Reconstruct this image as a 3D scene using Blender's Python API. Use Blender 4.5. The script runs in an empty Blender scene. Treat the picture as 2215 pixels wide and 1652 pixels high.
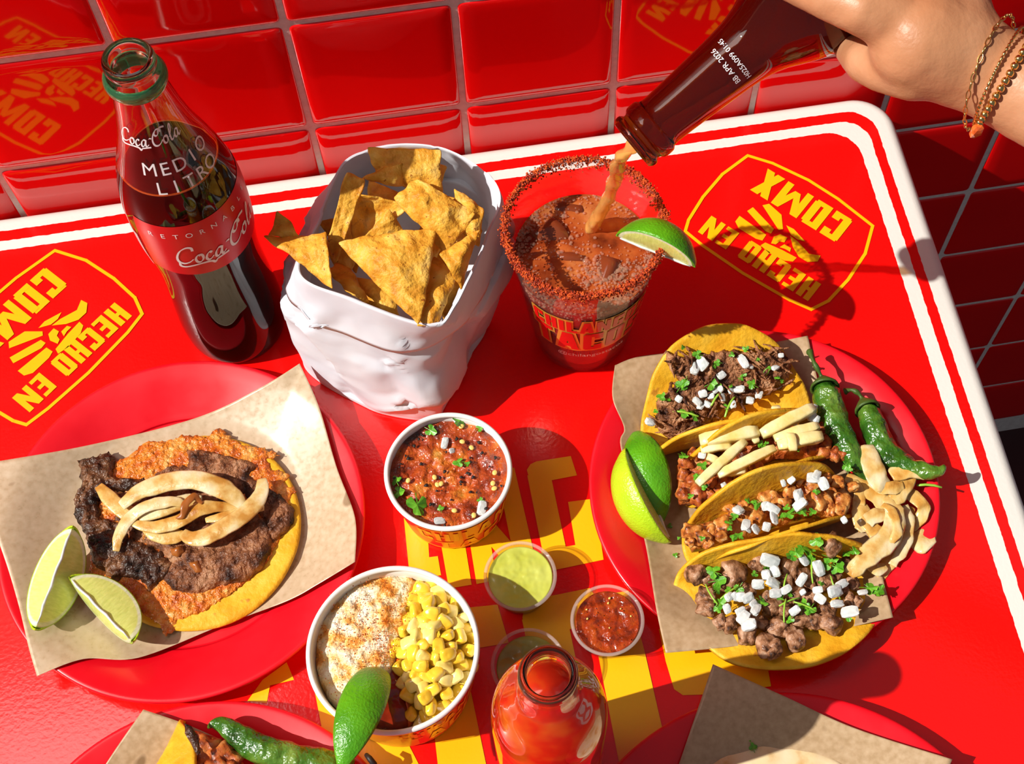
import bpy, bmesh, math, random
from mathutils import Vector, Matrix, noise, Quaternion
R = random.Random(7)
PI = math.pi
S = bpy.context.scene
COL = S.collection
TZ = 0.75                      # table top height

# ------------------------------------------------------------------ camera, sky, sun, added light, exposure
RCW = ((0.98379338, -0.17877161, 0.01383102), (-0.15414619, -0.88263404, -0.44406768), (0.09159442, 0.43473884, -0.89588649))
CP = Vector((0.06634398, -0.62804795, 1.61887558))
FPX, CX, CY = 3096.885, 1107.5 + 147.556, 826.0
cam = bpy.data.cameras.new('camera')
camo = bpy.data.objects.new('camera', cam)
COL.objects.link(camo)
cam.sensor_fit = 'HORIZONTAL'; cam.sensor_width = 36.0
cam.lens = FPX / 2215 * 36
cam.shift_x = -147.556 / 2215
cam.clip_start = 0.02
M3 = Matrix((RCW[0], [-a for a in RCW[1]], [-a for a in RCW[2]])).transposed()
camo.matrix_world = Matrix.Translation(CP) @ M3.to_4x4()
S.camera = camo

world = bpy.data.worlds.new('sky'); S.world = world
world.use_nodes = True
bg = world.node_tree.nodes['Background']
bg.inputs[0].default_value = (0.78, 0.86, 1.0, 1); bg.inputs[1].default_value = 0.16
sun = bpy.data.lights.new('sun', 'SUN'); suno = bpy.data.objects.new('sun', sun); COL.objects.link(suno)
sun.energy = 5.2; sun.angle = math.radians(0.6); sun.color = (1.0, 0.955, 0.88)
LDIR = Vector((math.cos(math.radians(46)) * math.cos(math.radians(6)), math.cos(math.radians(46)) * math.sin(math.radians(6)), -math.sin(math.radians(46))))
suno.rotation_euler = LDIR.to_track_quat('-Z', 'Y').to_euler()
suno.location = (-2, -.3, 3)
sheen_light = bpy.data.lights.new('added_sheen_light', 'AREA'); sheen_lighto = bpy.data.objects.new('added_sheen_light', sheen_light); COL.objects.link(sheen_lighto)
sheen_light.shape = 'RECTANGLE'; sheen_light.size = 0.9; sheen_light.size_y = 0.5; sheen_light.energy = 6.5; sheen_light.color = (1, .96, .9)  # unseen panel, added for the sheen on the table and some fill
sheen_lighto.location = (-0.72, 0.0, 2.25)
sheen_lighto.rotation_euler = (Vector((-.1, -.35, TZ)) - sheen_lighto.location).to_track_quat('-Z', 'Y').to_euler()
S.view_settings.view_transform = 'Standard'
S.view_settings.look = 'None'
S.view_settings.exposure = 0.0
S.view_settings.gamma = 1.0
S.view_settings.use_curve_mapping = False


def nvec(p):
    """repeatable vector noise"""
    return Vector((noise.noise(p), noise.noise(p + Vector((31.7, 5.3, 17.1))), noise.noise(p + Vector((-12.9, 47.2, 8.6)))))


def at(u, v, h=0.0):
    """world point where the photograph's sight line through (u, v) passes the height h above the table top"""
    c = Vector(((u - CX) / FPX, (v - CY) / FPX, 1.0))
    d = Vector((sum(RCW[k][i] * c[k] for k in range(3)) for i in range(3)))
    return CP + d * ((TZ + h - CP.z) / d.z)


# ------------------------------------------------------------------ materials
def mk(name, col, rough=.5, metal=0, spec=.5, coat=0, coat_rough=.05, sss=0, sssr=(1, .3, .1), ssss=.005, trans=0, ior=1.45,
       ramp=None, nscale=60, ndetail=4, ramp2=None, nscale2=200, bump=0, bscale=300, bdist=.001, alpha=1, bdetail=3, rough2=None):
    """principled material; ramp = [(pos, rgb)...] over noise, ramp2 = spots mixed on top [(lo, hi, rgb)]"""
    m = bpy.data.materials.new(name); m.use_nodes = True
    nt = m.node_tree; b = nt.nodes['Principled BSDF']; L = nt.links.new
    I = b.inputs
    I['Base Color'].default_value = (*col, 1); I['Roughness'].default_value = rough; I['Metallic'].default_value = metal
    I['Specular IOR Level'].default_value = spec; I['Coat Weight'].default_value = coat; I['Coat Roughness'].default_value = coat_rough
    I['Subsurface Weight'].default_value = sss; I['Subsurface Radius'].default_value = sssr; I['Subsurface Scale'].default_value = ssss
    I['Transmission Weight'].default_value = trans; I['IOR'].default_value = ior; I['Alpha'].default_value = alpha
    tc = nt.nodes.new('ShaderNodeTexCoord')
    out = None
    if ramp:
        n = nt.nodes.new('ShaderNodeTexNoise'); n.inputs['Scale'].default_value = nscale; n.inputs['Detail'].default_value = ndetail
        L(tc.outputs['Object'], n.inputs['Vector'])
        r = nt.nodes.new('ShaderNodeValToRGB'); e = r.color_ramp.elements
        while len(e) > 1: e.remove(e[-1])
        e[0].position = ramp[0][0]; e[0].color = (*ramp[0][1], 1)
        for p, c in ramp[1:]:
            k = e.new(p); k.color = (*c, 1)
        L(n.outputs['Fac'], r.inputs['Fac']); out = r.outputs['Color']
        if rough2 is not None:
            mr = nt.nodes.new('ShaderNodeMapRange'); mr.inputs['From Min'].default_value = .35; mr.inputs['From Max'].default_value = .65
            mr.inputs['To Min'].default_value = rough; mr.inputs['To Max'].default_value = rough2
            L(n.outputs['Fac'], mr.inputs['Value']); L(mr.outputs['Result'], I['Roughness'])
    if ramp2:
        n2 = nt.nodes.new('ShaderNodeTexNoise'); n2.inputs['Scale'].default_value = nscale2; n2.inputs['Detail'].default_value = 2
        L(tc.outputs['Object'], n2.inputs['Vector'])
        mr = nt.nodes.new('ShaderNodeMapRange'); mr.inputs['From Min'].default_value = ramp2[0]; mr.inputs['From Max'].default_value = ramp2[1]
        L(n2.outputs['Fac'], mr.inputs['Value'])
        mx = nt.nodes.new('ShaderNodeMixRGB'); mx.inputs['Color2'].default_value = (*ramp2[2], 1)
        if out: L(out, mx.inputs['Color1'])
        else: mx.inputs['Color1'].default_value = (*col, 1)
        L(mr.outputs['Result'], mx.inputs['Fac']); out = mx.outputs['Color']
    if out: L(out, I['Base Color'])
    if bump:
        n3 = nt.nodes.new('ShaderNodeTexNoise'); n3.inputs['Scale'].default_value = bscale; n3.inputs['Detail'].default_value = bdetail
        L(tc.outputs['Object'], n3.inputs['Vector'])
        bp = nt.nodes.new('ShaderNodeBump'); bp.inputs['Strength'].default_value = bump; bp.inputs['Distance'].default_value = bdist
        L(n3.outputs['Fac'], bp.inputs['Height']); L(bp.outputs['Normal'], I['Normal'])
        if coat: L(bp.outputs['Normal'], I['Coat Normal'])
    return m


def clear(name, tint, gloss, haze=(0, (1, 1, 1)), rough=.03):
    """thin clear film: lets light straight through, mirrors more at a grazing angle, slight haze"""
    m = bpy.data.materials.new(name); m.use_nodes = True
    nt = m.node_tree; L = nt.links.new
    for n in list(nt.nodes):
        if n.type == 'BSDF_PRINCIPLED': nt.nodes.remove(n)
    out = [n for n in nt.nodes if n.type == 'OUTPUT_MATERIAL'][0]
    t = nt.nodes.new('ShaderNodeBsdfTransparent'); t.inputs[0].default_value = (*tint, 1)
    g = nt.nodes.new('ShaderNodeBsdfGlossy'); g.inputs['Roughness'].default_value = rough
    d = nt.nodes.new('ShaderNodeBsdfDiffuse'); d.inputs[0].default_value = (*haze[1], 1)
    lw = nt.nodes.new('ShaderNodeLayerWeight'); lw.inputs['Blend'].default_value = .5
    pw = nt.nodes.new('ShaderNodeMath'); pw.operation = 'POWER'; pw.inputs[1].default_value = 3.0; L(lw.outputs['Facing'], pw.inputs[0])
    fr = nt.nodes.new('ShaderNodeMath'); fr.operation = 'MULTIPLY_ADD'; fr.inputs[1].default_value = gloss - 1.0; fr.inputs[2].default_value = .022; L(pw.outputs[0], fr.inputs[0])
    m1 = nt.nodes.new('ShaderNodeMixShader'); m1.inputs[0].default_value = haze[0]
    m2 = nt.nodes.new('ShaderNodeMixShader')
    L(t.outputs[0], m1.inputs[1]); L(d.outputs[0], m1.inputs[2]); L(fr.outputs[0], m2.inputs[0]); L(m1.outputs[0], m2.inputs[1]); L(g.outputs[0], m2.inputs[2]); L(m2.outputs[0], out.inputs['Surface'])
    return m


RED = (0.93, 0.004, 0.003); WHITE = (0.80, 0.79, 0.74); YEL = (0.95, 0.50, 0.004)
M = {}
M['grout'] = mk('grout', (.80, .72, .64), .9, ramp=[(.3, (.70, .62, .55)), (.7, (.84, .76, .68))], nscale=150, bump=.5, bscale=500)
M['tile'] = mk('red_glaze', (.84, .0025, .003), .05, spec=.6, coat=.35, coat_rough=.02, ramp=[(.3, (.78, .002, .003)), (.7, (.90, .003, .003))], nscale=6, bump=.02, bscale=25, bdist=.002)
M['yellow_print'] = mk('yellow_print', YEL, .3, coat=.4, coat_rough=.12, bump=.12, bscale=420, bdist=.0006)
M['floor'] = mk('floor_stone', (.05, .012, .012), .5)
M['steel'] = mk('steel', (.5, .5, .5), .3, metal=1)
M['plate'] = mk('red_melamine', (.78, .003, .012), .3, coat=.22, coat_rough=.14, ramp=[(.3, (.74, .003, .011)), (.7, (.82, .004, .015))], nscale=30, rough2=.42, bump=.03, bscale=120)
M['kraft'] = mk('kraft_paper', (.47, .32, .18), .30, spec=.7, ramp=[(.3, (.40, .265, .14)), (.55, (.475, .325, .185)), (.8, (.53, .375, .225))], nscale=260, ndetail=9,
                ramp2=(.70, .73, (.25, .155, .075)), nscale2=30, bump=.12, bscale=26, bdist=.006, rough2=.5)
M['bag'] = mk('white_paper', (.71, .73, .79), .6, bump=.3, bscale=46, bdist=.005, bdetail=1, ramp=[(.3, (.67, .69, .76)), (.7, (.74, .75, .80))], nscale=40)
M['chip'] = mk('fried_corn', (.74, .36, .04), .5, spec=.3, ramp=[(.30, (.50, .18, .010)), (.43, (.68, .30, .025)), (.57, (.80, .42, .05)), (.72, (.86, .54, .13))], nscale=85, ndetail=7,
               ramp2=(.69, .73, (.36, .11, .012)), nscale2=330, bump=.9, bscale=210, bdist=.0025)
M['glass'] = mk('bottle_glass', (.93, .99, .955), .0, trans=1, ior=1.47)
M['glass_green'] = mk('green_glass', (.10, .52, .22), .02, trans=.85, ior=1.47)
M['amber'] = mk('amber_glass', (.36, .095, .005), .01, trans=1, ior=1.48)
M['cola'] = mk('cola', (.006, .003, .002), .1, spec=.03, ramp=[(.35, (.004, .002, .0015)), (.65, (.018, .007, .003))], nscale=14)
M['cola_red'] = mk('cola_lower', (.05, .001, .003), .05, ramp=[(.35, (.012, .001, .002)), (.65, (.12, .002, .006))], nscale=16)
M['coke_red'] = mk('red_label', (.62, .004, .010), .35, spec=.3)
M['print_white'] = mk('white_print', (.82, .82, .82), .4)
M['plastic'] = clear('clear_plastic', (.97, .95, .95), 1.35, (.02, (.9, .85, .85)))
M['plastic_rim'] = clear('clear_plastic_rim', (.95, .92, .9), 1.6, (.22, (.85, .72, .66)))
M['mich'] = mk('michelada_drink', (.36, .085, .016), .10, coat=.7, ramp=[(.30, (.10, .014, .004)), (.45, (.34, .06, .012)), (.58, (.46, .11, .024)), (.7, (.56, .20, .06))], nscale=46, ndetail=6, bump=.35, bscale=110, bdist=.003)
M['mich_body'] = mk('michelada_lower', (.36, .02, .006), .2, spec=.3, ramp=[(.35, (.20, .006, .003)), (.65, (.48, .045, .008))], nscale=28)
M['foam'] = clear('foam', (.97, .78, .62), 1.6, (.16, (.90, .62, .46)), .05)
M['ice'] = mk('ice', (.30, .06, .018), .04, trans=.35, ior=1.3, coat=.8)
M['beer'] = clear('beer', (1, .74, .34), 1.7, (.40, (1, .58, .16)), .04)
M['chili'] = mk('chili_powder', (.42, .045, .006), .75, ramp=[(.3, (.15, .012, .004)), (.45, (.44, .04, .006)), (.65, (.72, .12, .012))], nscale=420, ndetail=2)
M['paprika'] = mk('paprika', (.70, .17, .015), .8, ramp=[(.35, (.5, .07, .008)), (.65, (.82, .28, .03))], nscale=500)
M['gold_print'] = mk('gold_print', (.78, .42, .06), .3, metal=.25, coat=.3)
M['gold'] = mk('gold', (.83, .55, .19), .2, metal=1)
M['stone_red'] = mk('orange_stone', (.9, .16, .03), .12, coat=.6)
M['label_gold'] = mk('gold_label', (.62, .34, .045), .35, metal=.35)
M['skin'] = mk('skin', (.52, .24, .115), .42, sss=.10, sssr=(1, .35, .18), ssss=.005, ramp=[(.3, (.47, .20, .09)), (.5, (.55, .255, .125)), (.72, (.60, .31, .17))], nscale=24, ndetail=6, bump=.25, bscale=420, bdist=.0009)
M['tortilla'] = mk('corn_tortilla', (.80, .43, .02), .5, spec=.35, ramp=[(.28, (.68, .30, .008)), (.5, (.80, .42, .018)), (.72, (.86, .52, .05))], nscale=60, ndetail=7,
                   ramp2=(.68, .76, (.55, .22, .02)), nscale2=120, bump=.6, bscale=240, bdist=.0014)
M['flour'] = mk('flour_tortilla', (.82, .68, .42), .55, ramp=[(.3, (.84, .72, .50)), (.55, (.80, .62, .34)), (.68, (.62, .34, .10)), (.8, (.22, .08, .03))], nscale=45, ndetail=5, bump=.3, bscale=120)
M['cheese'] = mk('crisp_cheese', (.66, .16, .012), .33, spec=.6, coat=.25, ramp=[(.30, (.34, .045, .003)), (.42, (.58, .12, .008)), (.54, (.74, .22, .018)), (.68, (.84, .40, .09))], nscale=110, ndetail=9, bump=1, bscale=300, bdist=.003)
M['beef'] = mk('grilled_beef', (.20, .08, .04), .45, spec=.4, coat=.08, ramp=[(.34, (.026, .009, .005)), (.43, (.10, .030, .011)), (.52, (.235, .085, .034)), (.62, (.36, .155, .068)), (.76, (.47, .25, .13))], nscale=85, ndetail=9, bump=1, bscale=260, bdist=.004)
M['beef_dark'] = mk('charred_beef', (.07, .03, .015), .42, spec=.5, coat=.12, ramp=[(.32, (.012, .006, .004)), (.48, (.06, .02, .008)), (.62, (.18, .07, .025)), (.76, (.34, .16, .07))], nscale=80, ndetail=8, bump=1, bscale=210, bdist=.004)
M['carnitas'] = mk('shredded_meat', (.22, .09, .045), .5, spec=.4, ramp=[(.36, (.045, .013, .006)), (.46, (.19, .065, .024)), (.58, (.40, .17, .07)), (.7, (.55, .30, .16))], nscale=120, ndetail=8, bump=1, bscale=420, bdist=.003)
M['pastor'] = mk('adobo_meat', (.42, .11, .02), .45, coat=.15, ramp=[(.34, (.06, .012, .005)), (.44, (.34, .06, .010)), (.56, (.52, .14, .024)), (.70, (.66, .32, .11))], nscale=95, ndetail=7, bump=.8, bscale=300, bdist=.003)
M['chicken'] = mk('grilled_chicken', (.62, .28, .08), .42, coat=.2, ramp=[(.35, (.03, .010, .005)), (.43, (.40, .10, .014)), (.54, (.66, .26, .05)), (.68, (.80, .52, .22))], nscale=85, ndetail=7, bump=.7, bscale=300, bdist=.003)
M['steak'] = mk('diced_steak', (.34, .18, .10), .42, spec=.4, coat=.10, ramp=[(.36, (.04, .014, .006)), (.45, (.19, .075, .03)), (.54, (.38, .185, .095)), (.66, (.54, .33, .21))], nscale=110, ndetail=8, bump=1, bscale=300, bdist=.004)
M['onion'] = mk('white_onion', (.70, .73, .71), .18, coat=.5, ramp=[(.35, (.54, .59, .58)), (.65, (.77, .79, .77))], nscale=120)
M['onion_cooked'] = mk('grilled_onion', (.66, .38, .09), .22, coat=.6, ramp=[(.32, (.42, .15, .015)), (.44, (.62, .33, .07)), (.56, (.72, .48, .16)), (.72, (.80, .64, .34))], nscale=75, ndetail=8, bump=.5, bscale=240)
M['onion_soft'] = mk('soft_onion', (.74, .54, .24), .18, coat=.6, sss=.15, sssr=(1, .8, .4), ssss=.003, ramp=[(.34, (.54, .26, .05)), (.45, (.68, .46, .16)), (.56, (.77, .62, .34)), (.72, (.82, .74, .52))], nscale=70, ndetail=8, bump=.5, bscale=220)
M['onion_brown'] = mk('browned_onion', (.34, .10, .015), .3, coat=.5)
M['pineapple'] = mk('pineapple', (.90, .78, .36), .28, coat=.3, sss=.2, sssr=(1, .8, .3), ssss=.003, ramp=[(.3, (.84, .64, .20)), (.6, (.90, .80, .42)), (.8, (.92, .86, .56))], nscale=90, bump=.4, bscale=240)
M['leaf'] = mk('cilantro', (.10, .34, .018), .4, coat=.25, ramp=[(.3, (.04, .20, .008)), (.6, (.13, .40, .02)), (.8, (.24, .52, .05))], nscale=90, bump=.4, bscale=400)
M['stalk'] = mk('green_stalk', (.30, .55, .05), .35, coat=.3)
M['rind_dark'] = mk('lime_rind_dark', (.10, .38, .008), .28, coat=.4, coat_rough=.12, ramp=[(.3, (.05, .24, .006)), (.55, (.11, .40, .008)), (.8, (.26, .56, .02))], nscale=30, bump=.5, bscale=650, bdist=.0012)
M['rind_light'] = mk('lime_rind_light', (.48, .70, .02), .28, coat=.4, coat_rough=.12, ramp=[(.3, (.34, .58, .01)), (.6, (.52, .74, .02)), (.8, (.66, .78, .03))], nscale=26, bump=.5, bscale=650, bdist=.0012)
M['chile'] = mk('roasted_green_chile', (.03, .12, .008), .3, coat=.45, coat_rough=.1, ramp=[(.34, (.010, .045, .004)), (.5, (.035, .13, .008)), (.62, (.09, .20, .02)), (.75, (.22, .34, .06))], nscale=60, ndetail=7, bump=.9, bscale=110, bdist=.005)
M['chile_stem'] = mk('chile_stem', (.05, .10, .012), .5, bump=.4, bscale=200)
M['paper_cup'] = mk('white_cup_card', (.84, .83, .80), .35, coat=.2)
M['cup_red'] = mk('cup_red_print', (.86, .008, .006), .35, coat=.3)
M['cup_yellow'] = mk('cup_yellow_print', (.95, .42, .01), .35, coat=.2)
M['salsa'] = mk('tomato_salsa', (.36, .06, .012), .10, coat=.6, ramp=[(.30, (.06, .016, .006)), (.42, (.30, .035, .006)), (.54, (.48, .075, .010)), (.64, (.60, .16, .016)), (.76, (.42, .26, .04))], nscale=75, ndetail=8, bump=1, bscale=85, bdist=.008, bdetail=5)
M['salsa_smooth'] = mk('chile_salsa', (.32, .03, .006), .1, coat=.6, ramp=[(.3, (.10, .012, .004)), (.5, (.33, .035, .006)), (.7, (.46, .075, .008))], nscale=160, ndetail=5, ramp2=(.69, .72, (.02, .008, .004)), nscale2=520, bump=.7, bscale=170, bdist=.003)
M['green_sauce'] = mk('green_sauce', (.55, .60, .10), .25, coat=.3, sss=.15, sssr=(1, 1, .3), ssss=.004, ramp=[(.35, (.50, .54, .07)), (.65, (.60, .65, .14))], nscale=50, bump=.25, bscale=60, bdist=.003)
M['green_sauce_dull'] = mk('olive_sauce', (.36, .36, .07), .22, coat=.4, ramp=[(.35, (.27, .26, .04)), (.65, (.42, .42, .09))], nscale=60, bump=.3, bscale=70, bdist=.003)
M['cream'] = mk('cream', (.90, .82, .64), .4, ramp=[(.38, (.92, .84, .66)), (.49, (.90, .70, .40)), (.57, (.86, .42, .09)), (.68, (.74, .20, .015))], nscale=85, ndetail=10, ramp2=(.64, .70, (.66, .16, .012)), nscale2=800, bump=1, bscale=190, bdist=.004)
M['chile_sauce'] = mk('dark_chile_sauce', (.20, .012, .004), .08, coat=.8, ramp=[(.35, (.12, .006, .003)), (.65, (.34, .03, .006))], nscale=60, bump=.3, bscale=120, bdist=.003)
M['orange_sauce'] = mk('orange_sauce', (.72, .10, .008), .1, coat=.8, bump=.4, bscale=150, bdist=.003)
M['corn'] = mk('corn_kernel', (.90, .60, .04), .2, coat=.5, ramp=[(.3, (.84, .46, .015)), (.5, (.90, .62, .05)), (.75, (.92, .76, .22))], nscale=70)
M['corn_pale'] = mk('pale_corn_kernel', (.90, .74, .22), .2, coat=.5, ramp=[(.3, (.88, .62, .08)), (.5, (.91, .76, .25)), (.75, (.93, .84, .45))], nscale=60)
M['hot_sauce'] = mk('hot_sauce', (.80, .045, .008), .12, coat=.7, ramp=[(.33, (.55, .012, .005)), (.5, (.82, .04, .008)), (.68, (.92, .22, .02))], nscale=35, ndetail=3)
M['hot_glass'] = mk('sauce_bottle_glass', (1, .88, .80), .01, trans=1, ior=1.45)
M['seed'] = mk('chile_seed', (.86, .60, .16), .35)
M['char'] = mk('charred_skin', (.02, .014, .012), .5)


M['kraft_painted_sheen'] = mk('kraft_paper_painted_sheen', (.55, .41, .26), .26, spec=.9, ramp=[(.3, (.49, .355, .215)), (.55, (.56, .42, .27)), (.8, (.61, .47, .32))], nscale=260, ndetail=9,
                      ramp2=(.70, .73, (.30, .19, .10)), nscale2=30, bump=.12, bscale=26, bdist=.006, rough2=.42)  # same kraft paper, with the pale glare put into its base colour
MK_BIT = {'pastor': .018, 'chicken': .018, 'steak': .02, 'onion': .016, 'leaf': .018, 'corn': .0048, 'corn_pale': .0048}
for k_, u_ in MK_BIT.items():          # copies of a food material scaled for unit-sized shared pieces
    mm = M[k_].copy(); mm.name = M[k_].name + '_pieces'
    for n_ in mm.node_tree.nodes:
        if n_.type == 'TEX_NOISE': n_.inputs['Scale'].default_value *= u_
        if n_.type == 'BUMP': n_.inputs['Strength'].default_value *= .35
    M[k_ + '_bit'] = mm


def flesh_mat(name, a, b, pulp, rindcol):
    """lime flesh: pulp inside, white pith then rind towards the ellipse edge (object space, long axis x)"""
    m = mk(name, pulp, .2, coat=.4, sss=.3, sssr=(.9, 1, .3), ssss=.004)
    nt = m.node_tree; L = nt.links.new; bs = nt.nodes['Principled BSDF']
    tc = nt.nodes.new('ShaderNodeTexCoord')
    vm = nt.nodes.new('ShaderNodeVectorMath'); vm.operation = 'MULTIPLY'; vm.inputs[1].default_value = (1 / a, 1 / b, 1 / b)
    L(tc.outputs['Object'], vm.inputs[0])
    ln = nt.nodes.new('ShaderNodeVectorMath'); ln.operation = 'LENGTH'; L(vm.outputs['Vector'], ln.inputs[0])
    r = nt.nodes.new('ShaderNodeValToRGB'); e = r.color_ramp.elements
    e[0].position = .0; e[0].color = (*pulp, 1)
    e[1].position = .86; e[1].color = (*[min(1, c * 1.12) for c in pulp], 1)
    for p, c in ((.90, (.86, .90, .62)), (.955, (.84, .90, .60)), (.985, rindcol)):
        k = e.new(p); k.color = (*c, 1)
    L(ln.outputs['Value'], r.inputs['Fac'])
    n = nt.nodes.new('ShaderNodeTexNoise'); n.inputs['Scale'].default_value = 3.2; n.inputs['Detail'].default_value = 3
    vm2 = nt.nodes.new('ShaderNodeVectorMath'); vm2.operation = 'MULTIPLY'; vm2.inputs[1].default_value = (190, 60, 60)
    L(tc.outputs['Object'], vm2.inputs[0]); L(vm2.outputs['Vector'], n.inputs['Vector'])
    mx = nt.nodes.new('ShaderNodeMixRGB'); mx.blend_type = 'MULTIPLY'; mx.inputs['Fac'].default_value = .55
    r2 = nt.nodes.new('ShaderNodeValToRGB'); r2.color_ramp.elements[0].position = .3; r2.color_ramp.elements[0].color = (.72, .78, .5, 1); r2.color_ramp.elements[1].position = .6
    L(n.outputs['Fac'], r2.inputs['Fac']); L(r.outputs['Color'], mx.inputs['Color1']); L(r2.outputs['Color'], mx.inputs['Color2'])
    L(mx.outputs['Color'], bs.inputs['Base Color'])
    bp = nt.nodes.new('ShaderNodeBump'); bp.inputs['Strength'].default_value = .3; bp.inputs['Distance'].default_value = .001
    L(n.outputs['Fac'], bp.inputs['Height']); L(bp.outputs['Normal'], bs.inputs['Normal'])
    return m


# ------------------------------------------------------------------ object helpers
ORG = {}


def tag(o, label=None, cat=None, group=None, kind=None):
    if label: o['label'] = label
    if cat: o['category'] = cat
    if group: o['group'] = group
    if kind: o['kind'] = kind
    return o


def thing(name, loc, label, cat, group=None):
    o = bpy.data.objects.new(name, None); COL.objects.link(o)
    o.empty_display_size = .02
    o.location = loc; ORG[o.name] = Vector(loc)
    return tag(o, label, cat, group)


def org(p): return ORG[p.name] if p is not None else Vector((0, 0, 0))


def mesh(name, vs, fs, mat, parent=None, smooth=True, loc=None, label=None, cat=None, group=None, kind=None, solid=0, sub=0, off=0, fix=True):
    """one mesh object from world-space vertices; loc sets the origin of a top-level one"""
    o_ = org(parent) if parent is not None else (Vector(loc) if loc is not None else Vector((0, 0, 0)))
    me = bpy.data.meshes.new(name)
    me.from_pydata([tuple(Vector(v) - o_) for v in vs], [], fs)
    if fix:
        bm = bmesh.new(); bm.from_mesh(me); bmesh.ops.recalc_face_normals(bm, faces=bm.faces); bm.to_mesh(me); bm.free()
    if smooth: me.polygons.foreach_set('use_smooth', [True] * len(me.polygons))
    me.materials.append(M[mat] if isinstance(mat, str) else mat)
    o = bpy.data.objects.new(name, me); COL.objects.link(o)
    if parent is not None: o.parent = parent
    else: o.location = o_
    ORG[o.name] = o_
    if solid:
        k = o.modifiers.new('solid', 'SOLIDIFY'); k.thickness = solid; k.offset = off
    if sub:
        k = o.modifiers.new('sub', 'SUBSURF'); k.levels = sub; k.render_levels = sub
    return tag(o, label, cat, group, kind)


def inst(name, me, mtx, parent=None, label=None, cat=None, group=None):
    """another object that shares mesh data; mtx is world space"""
    o = bpy.data.objects.new(name, me); COL.objects.link(o)
    o.parent = parent
    if parent is not None: mtx = Matrix.Translation(-org(parent)) @ mtx
    o.matrix_basis = mtx
    ORG[o.name] = org(parent)
    return tag(o, label, cat, group)


def lathe(prof, c, seg=64, axis=None):
    """rings of (r, z) around a vertical axis through c, or along axis"""
    vs, fs = [], []
    c = Vector(c)
    q = Vector((0, 0, 1)).rotation_difference(Vector(axis).normalized()) if axis is not None else Quaternion()
    for r, z in prof:
        for k in range(seg):
            a = 2 * PI * k / seg
            vs.append(c + q @ Vector((r * math.cos(a), r * math.sin(a), z)))
    for i in range(len(prof) - 1):
        for k in range(seg):
            k2 = (k + 1) % seg
            fs.append((i * seg + k, i * seg + k2, (i + 1) * seg + k2, (i + 1) * seg + k))
    return vs, fs


def capped(vs, fs, seg, first=True, last=True):
    n = len(vs)
    if first: fs.append(tuple(range(seg))[::-1])
    if last: fs.append(tuple(range(n - seg, n)))
    return vs, fs


def smooth_prof(pts, n=6):
    """catmull-rom through profile points"""
    return crom([Vector((p[0], p[1], 0)) for p in pts], n)


def crom(P, n=6, closed=False):
    out = []; m = len(P)
    rng = range(m) if closed else range(m - 1)
    for i in rng:
        if closed: p0, p1, p2, p3 = P[(i - 1) % m], P[i], P[(i + 1) % m], P[(i + 2) % m]
        else: p0, p1, p2, p3 = P[max(i - 1, 0)], P[i], P[i + 1], P[min(i + 2, m - 1)]
        for k in range(n):
            t = k / n; t2 = t * t; t3 = t2 * t
            out.append(.5 * ((2 * p1) + (p2 - p0) * t + (2 * p0 - 5 * p1 + 4 * p2 - p3) * t2 + (3 * p1 - p0 - 3 * p2 + p3) * t3))
    if not closed: out.append(P[-1].copy())
    return out


def sprof(pts, n=5):
    return [(max(0.0, v.x), v.y) for v in smooth_prof(pts, n)]


def tube(path, rad, seg=10, flat=1.0, up=None, wob=0, seed=0):
    """closed tube along path (list of Vectors); rad: list of radii; flat squeezes along up"""
    vs, fs = [], []
    n = len(path)
    upv = Vector(up) if up is not None else Vector((0, 0, 1))
    for i, p in enumerate(path):
        t = (path[min(i + 1, n - 1)] - path[max(i - 1, 0)]).normalized()
        s = t.cross(upv)
        if s.length < 1e-4: s = t.cross(Vector((1, 0, 0)))
        s.normalize(); w = s.cross(t).normalized()
        r = rad[i] if isinstance(rad, (list, tuple)) else rad
        for k in range(seg):
            a = 2 * PI * k / seg
            q = p + s * (r * math.cos(a)) + w * (r * flat * math.sin(a))
            if wob: q = q + nvec(q * 160 + Vector((seed, 0, 0))) * wob
            vs.append(q)
    for i in range(n - 1):
        for k in range(seg):
            k2 = (k + 1) % seg
            fs.append((i * seg + k, i * seg + k2, (i + 1) * seg + k2, (i + 1) * seg + k))
    return capped(vs, fs, seg)


def join(*parts):
    vs, fs = [], []
    for v, f in parts:
        o = len(vs); vs += list(v); fs += [tuple(i + o for i in q) for q in f]
    return vs, fs


def ico(sub=2):
    bm = bmesh.new(); bmesh.ops.create_icosphere(bm, subdivisions=sub, radius=1)
    vs = [v.co.copy() for v in bm.verts]; fs = [tuple(v.index for v in f.verts) for f in bm.faces]
    bm.free(); return vs, fs


ICO = {k: ico(k) for k in (1, 2, 3, 4)}


def blob(sx, sy, sz, sub=3, amp=.25, fr=1.6, seed=0, box=0, hf=.4):
    """noisy rounded lump around the origin; box > 0 squares it off"""
    vs, fs = ICO[sub]
    out = []
    for v in vs:
        q = v.copy()
        if box:
            m = max(abs(q.x), abs(q.y), abs(q.z)); q = q.lerp(q / m * .86, box)
        q = q * (1 + amp * noise.noise(v * fr + Vector((seed * 3.1, seed * 1.7, seed))) + amp * hf * noise.noise(v * fr * 3 + Vector((seed, 5, 9))))
        out.append(Vector((q.x * sx, q.y * sy, q.z * sz)))
    return out, fs


def me_from(name, vs, fs, mat, smooth=True):
    me = bpy.data.meshes.new(name); me.from_pydata([tuple(v) for v in vs], [], fs)
    if smooth: me.polygons.foreach_set('use_smooth', [True] * len(me.polygons))
    me.materials.append(M[mat] if isinstance(mat, str) else mat)
    return me


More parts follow.
